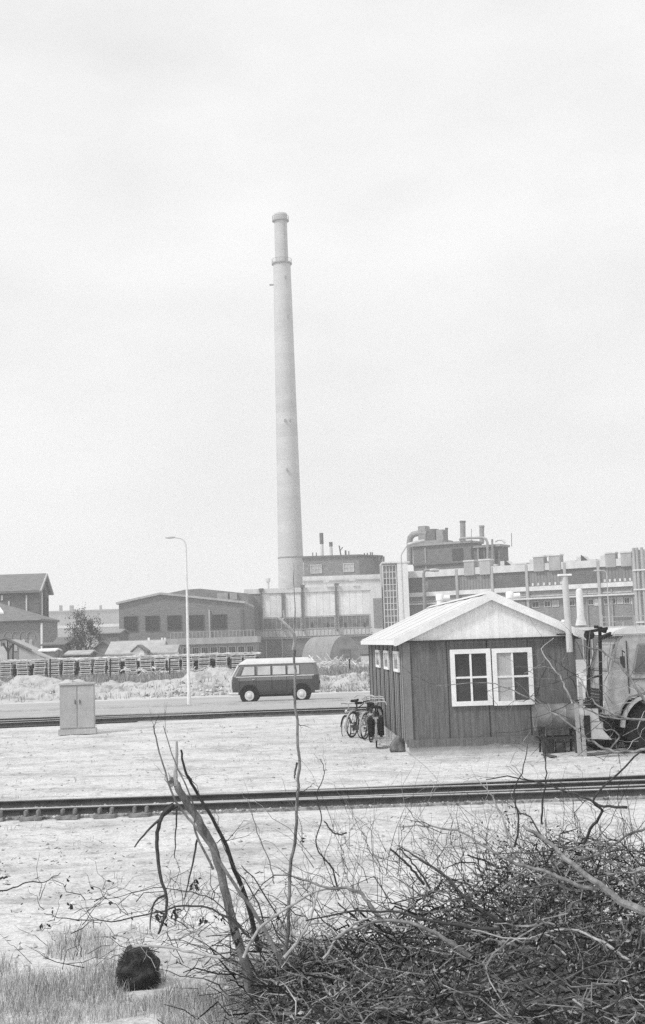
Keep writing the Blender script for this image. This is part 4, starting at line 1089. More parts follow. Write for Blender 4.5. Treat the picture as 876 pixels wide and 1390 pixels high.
for x0, x1 in ((168.5, 187.3), (197.5, 216.7), (227.3, 246.6), (257, 277), (288, 308)):
    a = BP.rect(x0, 836.5 - (x0-168)*.02, x1, 857-(x0-168)*.03); window(bh, a[0], a[1], a[2], a[3], 6, 4, .1, M_glassd, mat('hall_frame', .05, .08), d=.14)
b = MB(); q, _ = BP.hit(284.5, 840); b.box(q-.12, q+.12, -.3, -.003, 1, BP.hit(284, 828)[1]); b.build('downpipe', M_render2, bh)
b = MB(); q, _ = BP.hit(329, 840); b.box(q-.15, q+.15, -.3, -.003, 1, BP.hit(329, 826)[1]); b.build('downpipe', M_ductd, bh)
# low annexe in front of it: pale strip over dark windows
AP = plane_at(158, 190, 0)
an = AP.thing('low_annexe', 'long low annexe with a pale roof strip and dark window band before the brick hall', 'factory building')
a = AP.rect(158, 865.5, 350, 877); b = MB(); b.box(a[0], a[1], -.3, 9, a[2]+.2, a[3]-.1); b.build('roof', M_render2, an)
b = MB(); b.box(a[0]+.3, a[1]-.3, 0, 8.8, 0, a[2]+.2); b.build('wall', M_brick, an)
for k in range(9):
    x0 = 236+k*12.4; r_ = AP.rect(x0, 879-k*.35, x0+10, 890-k*.3); window(an, r_[0], r_[1], r_[2], r_[3], 3, 1, .1, M_glassd, M_duct, d=.12)
q, z = AP.hit(300, 864); b = MB()
for k in range(24): x = AP.hit(230+k*5, 862)[0]; b.box(x-.06, x+.06, 1.5, 1.6, a[3]-.1, a[3]+.75)
b.box(AP.hit(230, 862)[0], AP.hit(346, 862)[0], 1.5, 1.6, a[3]+.75, a[3]+.85); b.build('railing', M_duct, an)

# ------------------------------------------------------------------ old brick pump house on the left
LP = plane_at(-60, 175, 0)
lh = LP.thing('tall_brick_house', 'tall narrow brick building with steep grey roof at the left edge', 'brick building')
xl, xr = LP.hit(-60, 800)[0], LP.hit(53.5, 830)[0]
ze = LP.hit(30, 802.5)[1]; zr = LP.hit(30, 780.5)[1]
D = 9.0; xg = Plane(LP.o.x, LP.o.y+D, 0).hit(66.5, 830)[0]
# plan: long side faces camera; gable end turned to the right so both are seen
dx = xg-xr
ang = math.atan2(D, dx)
b = MB(); b.prism([(xl, 0), (xr, 0), (xg, D), (xl, D)], 'z', 0, ze); b.build('wall', M_brickd, lh)
# gable wall and roof with ridge halfway
mx_, my_ = (xr+xg)/2, D/2
b = MB(); b.add([(xr, 0, ze), (xg, D, ze), (mx_, my_, zr-.1), (xr-.3, .1, ze), (xg-.3, D-.1, ze), (mx_-.3, my_, zr-.1)], [(0, 1, 2), (3, 5, 4), (0, 2, 5, 3), (1, 4, 5, 2), (0, 3, 4, 1)]); b.build('gable', M_brickd, lh)
ox = .3
b = MB()
e0 = Vector((xr+ox-.1, -.5, ze-.25)); e1 = Vector((mx_+ox, my_, zr+.1)); e2 = Vector((xg+ox+.1, D+.5, ze-.25)); up = Vector((0, 0, .3))
f0 = Vector((xl, -.5, ze-.25)); f1 = Vector((xl, my_, zr+.1)); f2 = Vector((xl, D+.5, ze-.25))
b.add([f0, e0, e1, f1, f0+up, e0+up, e1+up, f1+up], [(0, 1, 2, 3), (4, 5, 6, 7), (0, 1, 5, 4), (1, 2, 6, 5), (3, 2, 6, 7), (0, 3, 7, 4)])
b.build('roof', M_roofdark, lh)
b = MB(); b.add([f2, e2, e1, f1, f2+up, e2+up, e1+up, f1+up], [(0, 1, 2, 3), (4, 5, 6, 7), (0, 1, 5, 4), (1, 2, 6, 5), (3, 2, 6, 7), (0, 3, 7, 4)]); b.build('roof', M_roofdark, lh)
b = MB(); b.tube([e0+Vector((.06, 0, .12)), e1+Vector((.06, 0, .12))], .2, 4); b.tube([e1+Vector((.06, 0, .12)), e2+Vector((.06, 0, .12))], .2, 4); b.build('verge_board', M_render2, lh)
# tall slots on the gable end and a pale slit on the long side
gdir = Vector((dx, D, 0)).normalized(); gn = Vector((D, -dx, 0)).normalized(); GL = math.hypot(dx, D)
for u, m, w_, zb_, zt2 in ((.22, M_render, .5, 7.0, ze-.2), (.5, M_dark, 1.3, 3.2, ze+.3), (.8, M_dark, 1.1, 3.2, ze-.6)):
    c = Vector((xr, 0, 0))+gdir*GL*u+gn*.01; b = MB(); q = [c-gdir*w_/2, c+gdir*w_/2, c+gdir*w_/2+gn*.12, c-gdir*w_/2+gn*.12]
    b.add([Vector((p.x, p.y, z)) for z in (zb_, zt2) for p in q], [(0, 1, 2, 3), (4, 5, 6, 7), (0, 1, 5, 4), (1, 2, 6, 5), (2, 3, 7, 6), (3, 0, 4, 7)]); b.build('pilaster' if m is M_render else 'window', m, lh)
part_box(LP, lh, 'pale_slit', M_render, [(35.3, 808, 37.3, 832)], -.12, -.003)
part_box(LP, lh, 'pale_slit', M_render, [(2, 808, 4.5, 815), (11.5, 816, 13.5, 822)], -.12, -.003)
part_box(LP, lh, 'string_course', M_duct, [(-60, 801.5, 53, 803.5)], -.2, -.003)
# downpipe at the corner
b = MB(); q, z = LP.hit(57.5, 846); b.box(q-.12, q+.12, -.1, .1, 1.2, z); b.build('downpipe', M_white, lh)
# low wing in front
WP = plane_at(-60, 160, 0)
wg = WP.thing('low_brick_wing', 'low brick wing with arched windows below the tall brick building', 'brick building')
xe1 = WP.hit(55.5, 860)[0]; xw0 = WP.hit(-60, 860)[0]; ze2 = WP.hit(20, 843)[1]
b = MB(); b.box(xw0, xe1, 0, 10, 0, ze2); b.build('wall', M_brick, wg)
qa = WP.hit(-40, 806); 
b = MB(); zr2 = ze2+2.7
b.add([(xw0, -.5, ze2-.1), (xe1+.2, -.5, ze2-.1), (xe1-7.0, 5, zr2), (xw0, 5, zr2), (xw0, 10.4, ze2-.1), (xe1+.2, 10.4, ze2-.1), (xw0, -.5, ze2+.15), (xe1+.2, -.5, ze2+.15), (xe1+.2, 10.4, ze2+.15), (xw0, 10.4, ze2+.15)],
      [(6, 7, 2, 3), (7, 8, 2), (8, 9, 3, 2), (0, 1, 7, 6), (1, 5, 8, 7), (5, 4, 9, 8), (0, 4, 5, 1), (6, 3, 9, 4, 0)]); b.build('roof', M_roofdark, wg)
for x_, L_ in ((10.5, 2.2), (5.2, 1.9)):
    b = MB(); b.add([(xe1-x_, 1.2, ze2+.95), (xe1-x_+.5, 1.2, ze2+.95), (xe1-x_-.9, 3.6, ze2+2.15), (xe1-x_-1.4, 3.6, ze2+2.15), (xe1-x_, 1.2, ze2+1.15), (xe1-x_+.5, 1.2, ze2+1.15), (xe1-x_-.9, 3.6, ze2+2.35), (xe1-x_-1.4, 3.6, ze2+2.35)], [(0, 1, 2, 3), (4, 5, 6, 7), (0, 1, 5, 4), (1, 2, 6, 5), (2, 3, 7, 6), (3, 0, 4, 7)]); b.build('roof_light', M_white, wg)
for px in (-12, -1, 10.5, 21.5, 32, 42):
    q, z = WP.hit(px, 862); b = MB(); w_ = .2; z -= .7; pts = [(q-w_, z-1.2), (q+w_, z-1.2)]+[(q+w_*math.cos(PI*k/8), z+.0+w_*1.2*math.sin(PI*k/8)) for k in range(9)]
    b.prism(pts, 'y', -.1, -.003); w = b.build('window', M_glassl, wg)
    b = MB()
    b.tube([(q+.5*math.cos(PI*k/8), -.06, z+.35+.8*math.sin(PI*k/8)) for k in range(9)], .05, 4); b.build('arch', M_duct, w)
part_box(WP, wg, 'gutter', M_duct, [(-60, 841.5, 57, 843.5)], -.7, -.5)
b = MB(); q, z = WP.hit(57.5, 846); b.tube([(q, -.3, 1.0), (q, -.3, z)], .14, 8); b.build('downpipe', M_white, wg)

# timber lean-to with pale sloping sheet roof, far left
SP_ = plane_at(-30, 135, 0)
sh = SP_.thing('lean_to_shed', 'open lean-to shed with pale sloping roof sheet and crossed posts at the left edge', 'shed')
A_, B_, C_ = SP_.hit(8, 868), SP_.hit(72, 896), SP_.hit(-30, 874)
b = MB(); zt3 = A_[1]
b.add([(A_[0], 0, A_[1]), (B_[0], 0, B_[1]), (B_[0], 6, B_[1]), (A_[0], 6, A_[1]), (A_[0], 0, A_[1]-.12), (B_[0], 0, B_[1]-.12), (B_[0], 6, B_[1]-.12), (A_[0], 6, A_[1]-.12)], [(0, 1, 2, 3), (4, 5, 6, 7), (0, 1, 5, 4), (1, 2, 6, 5), (2, 3, 7, 6), (3, 0, 4, 7)])
b.prism([(SP_.hit(26, 876)[0], .1), (B_[0]-.1, .1), (B_[0]-.1, B_[1]-.15), (SP_.hit(26, 876)[0], SP_.hit(26, 878)[1])], 'y', .05, .15)
b.build('roof', M_render2, sh)
b = MB(); b.tube([(C_[0], -.1, C_[1]), (A_[0], -.1, A_[1]+.1), (SP_.hit(43, 884)[0], -.1, SP_.hit(43, 883)[1])], .17, 5); b.build('roof_edge', M_ductd, sh)
b = MB()
for (xa_, ya_, xb_, yb2) in ((10, 870, 11, 897), (18, 873, 17, 897), (10, 885, 18, 874), (4, 873, 10, 884), (-6, 873, -6, 897)):
    p, q = SP_.hit(xa_, ya_), SP_.hit(xb_, yb2); b.tube([(p[0], .1, p[1]), (q[0], .1, q[1])], .1, 5)
b.build('post', M_dark, sh)
part_box(SP_, sh, 'pale_wall', M_render, [(-30, 878, 8, 897)], 1.0, 1.2)

# small houses and sheds between
def small_house(label, px0, px1, pyt, pye, pyb, Y, D, roof, wall, gable_right=True, cat='house', name='small_house', wins=(), over=.25):
    P = plane_at(px0, Y, 0); t = P.thing(name, label, cat)
    a = P.rect(px0, pye, px1, pyb); zr_ = P.hit((px0+px1)/2, pyt)[1]
    b = MB(); b.box(a[0], a[1], 0, D, 0, a[3]); b.build('wall', wall, t)
    b = MB(); b.prism([(0-over, a[3]-.03), (D/2, zr_), (D+over, a[3]-.03), (D+over, a[3]+.1), (D/2, zr_+.14), (-over, a[3]+.1)], 'x', 0, 1)
    for i, v in enumerate(b.v): b.v[i] = (a[0]-over if v[0] < .5 else a[1]+over, v[1], v[2])
    b.build('roof', roof, t)
    b = MB(); b.prism([(0, a[3]-.04), (D/2, zr_-.01), (D, a[3]-.04)], 'x', 0, 1); b.v = [(a[0]+.02 if v[0] < .5 else a[1]-.02, v[1], v[2]) for v in b.v]; b.build('gable', wall, t)
    for x0, y0, x1, y1 in wins:
        r_ = P.rect(x0, y0, x1, y1); window(t, r_[0], r_[1], r_[2], r_[3], 2, 1, .07, M_glassd, M_white, d=.08)
    return t, P
def gable_front(label, px0, px1, pxa, pya, pye, pyb, Y, D, roof, wall, cat='shed', name='shed', wins=()):
    P = plane_at(px0, Y, 0); t = P.thing(name, label, cat); a = P.rect(px0, pye, px1, pyb); q, z = P.hit(pxa, pya)
    b = MB(); b.prism([(a[0], 0), (a[1], 0), (a[1], a[3]), (q, z), (a[0], a[3])], 'y', 0, D); b.build('wall', wall, t)
    b = MB()
    b.prism([(a[0]-.25, a[3]-.1), (q, z), (q, z+.14), (a[0]-.25, a[3]+.04)], 'y', -.25, D); b.prism([(q+.001, z), (a[1]+.25, a[3]-.1), (a[1]+.25, a[3]+.04), (q+.001, z+.14)], 'y', -.25, D); b.build('roof', roof, t)
    for x0, y0, x1, y1 in wins:
        r_ = P.rect(x0, y0, x1, y1); window(t, r_[0], r_[1], r_[2], r_[3], 2, 1, .07, M_glassd, M_white, d=.08)
    return t, P
small_house('small house with dark pitched roof and pale lower wall left of the tree', 72, 98, 866, 879, 900, 150, 7, M_roofdark, M_render, wins=((76, 883, 80, 888),))
small_house('dark walled flat shed right beside the white downpipe', 58, 86, 873.5, 876, 900, 145, 4, M_ductd, M_brickd, name='dark_shed', cat='shed')
small_house('white slatted shed table-like roof in front of the dark shed', 55, 73, 882, 884, 900, 138, 3, M_white, M_duct, name='white_roofed_shed', cat='shed')
small_house('low dark shed under the tree with thin pale eaves', 90, 120, 884.5, 889, 902, 140, 5, M_render2, M_brickd, name='low_shed', cat='shed')
small_house('low dark house with grey roof behind the tree trunk', 98, 128, 880, 886, 902, 156, 7, M_roofdark, M_brickd, wins=((108, 888, 113, 893),))
gable_front('brown gabled shed facing the road right of the tree', 124, 156, 140, 871, 884, 902, 148, 6, M_roofdark, M_brick)
t_, P_h = small_house('long low house with pale grey hipped roof and a row of white framed windows', 146, 217, 871.5, 888, 902, 142, 8, M_render2, M_render, wins=tuple((150+k*5.2, 890, 153.8+k*5.2, 896) for k in range(5))+((196, 889, 200, 895), (203, 889, 207, 895)))
for px, w in ((195, 2.6), (213.6, 2.2), (217.6, 2.2)):
    q, z = P_h.hit(px, 865.5); b = MB(); b.box(q-w*.04, q+w*.04, 4, 4.3, 1.5, z); b.build('chimney', M_white, t_)
gable_front('tiny white gabled porch on the long low house', 181, 196, 188, 877, 884, 902, 139, 3.0, M_ductd, M_white, wins=((184, 888, 187, 893), (189.5, 888, 192.5, 893)), name='porch', cat='porch')
small_house('plain white walled shed with grey roof right of the long low house', 217.5, 238, 877, 887, 902, 140, 4, M_render2, M_white, name='white_shed', cat='shed')
small_house('dark roofed distant workshop right of the tree crown', 134, 162, 855, 860, 905, 190, 9, M_duct, M_brickd, name='workshop', cat='workshop')
# far pale hall
FB = plane_at(62, 560, 0)
fb = FB.thing('distant_hall', 'very long pale distant hall faded by haze behind the tree', 'factory building')
a = FB.rect(62, 830, 166, 868); b = MB(); b.box(a[0], a[1], 0, 60, 0, a[3]); b.build('wall', M_far, fb)
b = MB(); b.box(a[0]-.5, a[1]+.5, -.6, 60.5, a[3], a[3]+.6); b.build('roof', M_duct, fb)
part_box(FB, fb, 'pale_strip', M_render, [(62, 848, 166, 852)], -.2, -.01)
for px, w in ((77, 3.5), (92, 5), (132, 2.5)):
    q, z = FB.hit(px, 821); b = MB(); b.box(q-w*.15, q+w*.15, 8, 10, a[3], z); b.build('roof_vent', M_duct, fb)

# Nissen hut
NP = plane_at(447, 122, 0)
q0, q1 = NP.hit(447.5, 900)[0], NP.hit(491, 900)[0]; zt4 = NP.hit(470, 862.5)[1]; cxn = (q0+q1)/2; rx = (q1-q0)/2
nh = NP.thing('nissen_hut', 'round backed corrugated barrel hut with a dark end beside the site hut roof', 'hut')
arc = [(cxn+rx*math.cos(PI*k/20), zt4*math.sin(PI*k/20)**.8) for k in range(21)]
b = MB(); b.prism(arc, 'y', 0, .1); b.build('end_wall', mat('nissen_end', .17, .25, scale=1.2), nh)
sk = -.2
b = MB(); LN = 14; n = len(arc)
for k in range(14):
    y0, y1 = .1+k*LN/14, .1+(k+1)*LN/14-.02
    for i in range(n-1):
        p, q = arc[i], arc[i+1]
        b.quad((p[0]+sk*y0, y0, p[1]), (q[0]+sk*y0, y0, q[1]), (q[0]+sk*y1, y1, q[1]), (p[0]+sk*y1, y1, p[1]))
b.build('barrel_roof', M_thatch, nh)
b = MB(); b.box(cxn-.45, cxn+.45, -.05, -.003, 0, 1.9); b.build('door', M_brickd, nh)

# ------------------------------------------------------------------ long row of crates
cr = MB()
def crate_mesh(m):
    b = MB(); w, d, h = .96, .8, .30
    for z in (.035, .215):
        b.box(-w/2, w/2, -d/2, -d/2+.03, z-.03, z+.04); b.box(-w/2, w/2, d/2-.03, d/2, z-.03, z+.04)
        b.box(-w/2, -w/2+.03, -d/2+.031, d/2-.031, z-.03, z+.04); b.box(w/2-.03, w/2, -d/2+.031, d/2-.031, z-.03, z+.04)
    for x in (-w/2+.05, w/2-.05): b.box(x-.04, x+.04, -d/2+.031, -d/2+.07, 0, h-.02)
    b.box(-w/2+.031, w/2-.031, -d/2+.071, d/2-.031, .0, .02)
    b.cur = 1; b.box(-w/2+.04, w/2-.04, -d/2+.075, d/2-.04, .021, .17)
    return b
proto = crate_mesh(None).build('wooden_crate', [M_crate, mat('crate_contents', .02, .05, scale=8)]); tag(proto, '', 'crate', 'stacked crates behind the field')
first = True; ncol = 0
random.seed(11)
x_px = -14.0
Yc = 112
cols = []
while x_px < 345:
    cols.append(x_px); x_px += random.choice((18.5, 19.5, 20.5, 23))
names = ['at the far left edge', 'beneath the lean-to roof', 'left of the cabinet', 'above the cabinet', 'right of the cabinet', 'below the tree', 'right of the tree', 'under the long low house', 'below the porch', 'under the white shed', 'left of the street lamp', 'behind the street lamp', 'right of the street lamp', 'left of the van', 'just left of the van roof', 'behind the van nose', 'behind the van roof', 'behind the van', 'right side of the van roof', 'behind the van']
for ci, px in enumerate(cols):
    top = 895.5-px*.033 + random.uniform(-1.5, 1.5) if px > 0 else 897
    p = at(px, top, Yc); nl = int((p.z-.3)/.31)
    for k in range(nl):
        if nl*len(cols) > 400: pass
        o = proto if first else proto.copy()
        if not first: COL.objects.link(o)
        first = False
        o.location = (p.x+random.uniform(-.05, .05), Yc+random.uniform(-.06, .06), .33+k*.31); o.rotation_euler = (0, 0, random.uniform(-.06, .06))
        lv = 'bottom crate' if k == 0 else ('topmost crate' if k == nl-1 else ['second', 'third', 'fourth', 'fifth', 'sixth'][min(4, k-1)]+' crate from the bottom')
        o['label'] = '%s in crate stack %s of the row, counted from the left' % (lv, ['first', 'second', 'third', 'fourth', 'fifth', 'sixth', 'seventh', 'eighth', 'ninth', 'tenth', 'eleventh', 'twelfth', 'thirteenth', 'fourteenth', 'fifteenth', 'sixteenth', 'seventeenth', 'eighteenth', 'nineteenth', 'twentieth'][min(19, ci)])
        o['group'] = 'stacked crates behind the field'
# dark backing pile of rough timber behind and loose laths on top
random.seed(5)
b = MB()
for i in range(400):
    px = random.uniform(-20, 350) if i < 300 else random.uniform(405, 500)
    py = 897.5-px*.033+random.uniform(-1, 1.5) if i < 300 else random.uniform(899, 905)
    Y = random.uniform(112.6, 114) if i < 150 else random.uniform(111.7, 112.3)
    if i >= 300: Y = random.uniform(104, 108)
    p = at(px, py, Y); L = random.uniform(.5, 1.7); a = random.uniform(-.12, .12) if i < 300 else random.uniform(-1.1, 1.1)
    d = Vector((math.cos(a), random.uniform(-.4, .4), math.sin(a)))*L/2
    if p.z-abs(d.z) < .3: p.z = .35+abs(d.z)
    b.tube([p-d, p+d], random.uniform(.025, .05), 4)
for i in range(70):
    px = random.uniform(150, 345); p = at(px, random.uniform(906, 916), random.uniform(106, 110)); L = random.uniform(.25, .9); a = random.uniform(-.9, .9)
    d = Vector((math.cos(a), random.uniform(-.4, .4), math.sin(a)))*L/2
    b.tube([p-d, p+d], random.uniform(.03, .06), 4)
stuff(b.build('loose_laths', mat('laths', .5, .75, scale=3, island=.4)), 'tangle of pale broken laths along the top of the crate row', 'timber scraps')
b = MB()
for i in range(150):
    px = -20+i*2.5; p = at(px, 904-px*.033, 113.2); b.box(p.x-.35, p.x+.35, 113.0, 114.4, .3, p.z+random.uniform(-.35, .1))  # near-black colour paints the shade in the gaps between crate stacks
stuff(b.build('dark_timber_pile', mat('shaded_pile_wood', .012, .03, scale=2, stretch=(1, 1, 5), island=.5)), 'rough timber piled behind the crate row, coloured near black as gap shade', 'timber pile')

# wire fence in front of the crates
fw_ = thing('wire_fence', 'sparse wire fence on thin dark posts along the grass field', 'fence', (0, 0, 0))
b = MB(); prev = None
for i, px in enumerate((-13, 68, 149.6, 230, 313, 393, 474, 560)):
    p = at(px, 894, 93); q = MB(); q.tube([(p.x, 93, .2), (p.x+.03, 93, p.z)], .06, 5); q.build('post', M_dark, fw_)
    if prev:
        for f in (.35, .65, .93): b.tube([(prev[0], 93, .3+(prev[1]-.3)*f), ((prev[0]+p.x)/2, 93, .3+((prev[1]+p.z)/2-.3)*f-.04), (p.x, 93, .3+(p.z-.3)*f)], .008, 3)
    prev = (p.x, p.z)
b.build('wire', M_duct, fw_)

# ------------------------------------------------------------------ tree
def tree():
    Y = 150; p = at(113, 893, Y); t = thing('leafy_tree', 'loose crowned leafy tree with several trunks between the small houses', 'tree', (p.x, Y, 0))
    random.seed(21); b = MB(); tips = []
    def grow(a, d, L, r, lv):
        n = 4; pts = [a]; dd = d.copy()
        for i in range(n):
            dd = (dd+Vector([random.uniform(-.16, .16) for _ in range(3)])+Vector((0, 0, .03))).normalized(); pts.append(pts[-1]+dd*L/n)
        b.tube(pts, [r*(1-.5*i/n) for i in range(n+1)], 6 if lv < 2 else 4)
        if lv >= 2: tips.extend(pts[2:])
        if lv < 4:
            for k in range(3 if lv < 2 else 3):
                s = pts[random.randint(2, n)]; nd = (dd+Vector([random.uniform(-.8, .8), random.uniform(-.8, .8), random.uniform(-.25, .6)])).normalized(); grow(s, nd, L*.64, r*.5, lv+1)
    for s in (-.5, .1, .6): grow(Vector((s*.5, s*.3, 0)), Vector((s*.42, random.uniform(-.2, .2), 1)).normalized(), 2.4, .11, 0)
    b.build('trunk', M_barkd, t)
    c = MB(); sc = Y/F_PX
    for i in range(6500):
        q = random.choice(tips)+Vector([random.gauss(0, .3) for _ in range(3)])
        if q.z < 1.1: continue
        if noise.noise(q*1.1) < -.08: continue
        s = random.uniform(.05, .11); n1 = Vector([random.gauss(0, 1) for _ in range(3)]).normalized(); n2 = n1.orthogonal().normalized(); n3 = n1.cross(n2)
        c.add([q-n2*s, q+n3*s*.6, q+n2*s, q-n3*s*.6], [(0, 1, 2, 3)])
    zs_ = [v[2] for v in c.v]; xs_ = [v[0] for v in c.v]
    o = c.build('crown', M_crown, t)
    w = (136-88)*sc; h = at(113, 828, Y).z
    # bring the whole tree to the measured size
    k = w/(sorted(xs_)[int(len(xs_)*.985)]-sorted(xs_)[int(len(xs_)*.015)]); kz = h/sorted(zs_)[int(len(zs_)*.99)]
    t.scale = (k, k, kz)
tree()

# bushes and weeds in the field: tall grass as tufts
def grass(name, label, pts, h0, h1, w, m, seg=2, lean=.5):
    b = MB()
    for (x, y, z) in pts:
        h = random.uniform(h0, h1)*max(.25, 1+1.3*noise.noise(Vector((x*2.3, y*2.3, 8)))); a = random.uniform(0, 2*PI); l = random.uniform(0, lean)*h; ww = w*random.uniform(.6, 1.3)
        c, s = math.cos(a), math.sin(a); a2 = random.uniform(-.9, .9); ux, uy = math.cos(a2)*ww, math.sin(a2)*ww
        b.add([(x-ux, y-uy, z), (x+ux, y+uy, z), (x+c*l*.35+ux*.7, y+s*l*.35+uy*.7, z+h*.6), (x+c*l*.35-ux*.7, y+s*l*.35-uy*.7, z+h*.6), (x+c*l, y+s*l, z+h)], [(0, 1, 2, 3), (3, 2, 4)])
    o = b.build(name, m); return stuff(o, label, 'grass')
random.seed(31)
pts = []
for i in range(22000):
    y = random.uniform(86, 103); x = random.uniform(-38, 14)
    if noise.noise(Vector((x*.3, y*.3, 5))) < -.35: continue
    pts.append((x, y, .33))
grass('field_grass', 'tall dry grass on the field between sand banks and crates', pts, .2, .5, .03, M_grassfar)

# ------------------------------------------------------------------ foreground brushwood
def wig(a, c, n, amp, rnd):
    pts = []
    for i in range(n+1):
        t = i/n; p = a.lerp(c, t)
        if 0 < i: p = p+Vector([rnd.uniform(-amp, amp) for _ in range(3)])*(1 if i < n else .4)
        pts.append(p)
    return pts
PILE = [(330, 1345, 9.6), (380, 1305, 9.8), (430, 1295, 10), (480, 1272, 10.1), (540, 1252, 10.2), (600, 1222, 10.2), (650, 1178, 10.2), (690, 1150, 10.2), (740, 1132, 10.2), (790, 1135, 10.2), (850, 1150, 10), (930, 1150, 10), (1000, 1160, 10)]
PX = [at(a, b_, c).x for a, b_, c in PILE]; PZ = [max(0, at(a, b_, c).z) for a, b_, c in PILE]
def ptop(x):
    if x <= PX[0]: return 0
    for i in range(len(PX)-1):
        if x <= PX[i+1]: return PZ[i]+(PZ[i+1]-PZ[i])*(x-PX[i])/(PX[i+1]-PX[i])
    return PZ[-1]*max(0, 1-(x-PX[-1])/1.3)
def pheight(x, y):
    e = math.exp(-((y-9.9)/1.05)**4) if y > 9.9 else math.exp(-((y-9.9)/2.1)**4)
    return ptop(x)*e*(1+.25*noise.noise(Vector((x*1.2, y*1.2, 0))))
rnd = random.Random(99)
tw = MB()
def side_twigs(mb, pts, rad, k, Lm, lv=0):
    for _ in range(k):
        i = rnd.randint(1, len(pts)-2) if len(pts) > 2 else 1
        t = rnd.random(); a = Vector(pts[i]).lerp(Vector(pts[i+1]), t) if i+1 < len(pts) else Vector(pts[i])
        d = (Vector(pts[min(i+1, len(pts)-1)])-Vector(pts[i-1])).normalized()
        d = (d*.8+Vector([rnd.gauss(0, .55) for _ in range(3)])).normalized(); L = Lm*rnd.uniform(.4, 1.1)
        r = rad*rnd.uniform(.35, .6); q = wig(a, a+d*L, 4, L*.075, rnd)
        mb.tube(q, [r, r*.85, r*.7, r*.55, r*.35], 4, False)
        if lv > 0: side_twigs(mb, q, r, 2, L*.55, lv-1)
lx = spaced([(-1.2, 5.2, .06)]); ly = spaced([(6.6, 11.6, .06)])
vs = [(x, y, pheight(x, y)*.48-.04+.05*noise.noise(Vector((x*7, y*7, 1)))) for y in ly for x in lx]; nn = len(lx)  # added dark mound, its colour stands in for shade between the twigs
me = bpy.data.meshes.new('heap_shade_mound'); me.from_pydata(vs, [], [(j*nn+i, j*nn+i+1, (j+1)*nn+i+1, (j+1)*nn+i) for j in range(len(ly)-1) for i in range(nn-1)])
me.materials.append(mat('heap_shade_mound', .03, .22, scale=14, fine=.5, bump=.03, obj=False)); lm_ = bpy.data.objects.new('heap_shade_mound', me); COL.objects.link(lm_)
stuff(lm_, 'added dark mound that paints shade into the gaps of the brushwood', 'shade mound')
cnt = 0
while cnt < 4300:
    y = rnd.uniform(7.3, 11.2); x = rnd.uniform(-.9, 3.9)*(y/9.9)
    h = pheight(x, y)
    if h < .06: 
        if rnd.random() > .06 or x < -.6: continue
        h = .12
    z = h*rnd.random()**.7; cnt += 1
    a = Vector((x, y, z)); th = rnd.gauss(.35, .9) + (PI if rnd.random() < .65 else 0)
    el = rnd.gauss(.12, .38)
    d = Vector((math.cos(th)*math.cos(el), math.sin(th)*math.cos(el)*.7, math.sin(el)))
    L = rnd.uniform(.18, .75)*(1.3 if rnd.random() < .15 else 1)
    c = a+d*L
    c.z = min(max(c.z, .01), h+.22+rnd.random()*.12)
    r = rnd.choice((.0022, .003, .004, .0055, .008))*rnd.uniform(.8, 1.3)
    q = wig(a, c, 5, L*.10, rnd); tw.tube(q, [r, r*.9, r*.85, r*.75, r*.6, r*.4], 4, False)
    if rnd.random() < .35: side_twigs(tw, q, r, 2, L*.5, 0)
stuff(tw.build('brushwood', M_twig), 'dense tangled heap of cut twigs filling the lower right foreground', 'brushwood')
lf = MB()
def leaf(mb, q, s, droop=.0):
    n1 = Vector([rnd.gauss(0, 1) for _ in range(3)]); n1.z -= droop; n1.normalize(); n2 = n1.orthogonal().normalized(); n3 = n1.cross(n2); w = s*rnd.uniform(.13, .3); k = n3*s*.15
    mb.add([q, q+n1*s*.5+n2*w+k, q+n1*s, q+n1*s*.5-n2*w+k], [(0, 1, 2, 3)])
cnt = 0
while cnt < 20000:
    y = rnd.uniform(7.6, 11.0); x = rnd.uniform(-.6, 3.8)*(y/9.9); h = pheight(x, y)
    if h < .05: continue
    if noise.noise(Vector((x*2.2, y*2.2, 4))) < -.12 and rnd.random() < .8: continue
    leaf(lf, Vector((x, y, h*rnd.random()**.6)), rnd.uniform(.02, .055)); cnt += 1
stuff(lf.build('leaf_litter', M_leaf), 'small withered leaves clinging all through the brushwood heap', 'dry leaves')
# leafy shoot standing out of the heap
def shoot(px, pyb, pyt, Y, w, label, nl=900):
    p = at(px, pyb, Y); z1 = at(px, pyt, Y).z; t = thing('leafy_shrub', label, 'shrub', (p.x, Y, 0)); H = z1
    b = MB(); c = MB()
    for i in range(9):
        a = Vector((rnd.uniform(-.1, .1), rnd.uniform(-.1, .1), 0)); e = Vector((rnd.gauss(0, w*.5), rnd.gauss(0, .15), H*rnd.uniform(.75, 1.02)))
        q = wig(a, e, 6, .03, rnd); b.tube(q, [.008-.001*k for k in range(7)], 5)
        for _ in range(nl//9):
            k = rnd.randint(3, 6); leaf(c, q[k]+Vector([rnd.gauss(0, .07) for _ in range(3)]), rnd.uniform(.022, .042))
    b.build('stem', M_barkd, t); c.build('leaves', M_leaf, t)
shoot(735, 1280, 1118, 10.0, .32, 'leafy bushy shoots rising highest out of the brushwood heap', 1800)
shoot(790, 1280, 1165, 9.8, .3, 'lower leafy clump on the right shoulder of the brushwood heap', 1100)
shoot(650, 1300, 1195, 9.6, .3, 'leafy clump left of the tallest shoots in the brushwood', 900)

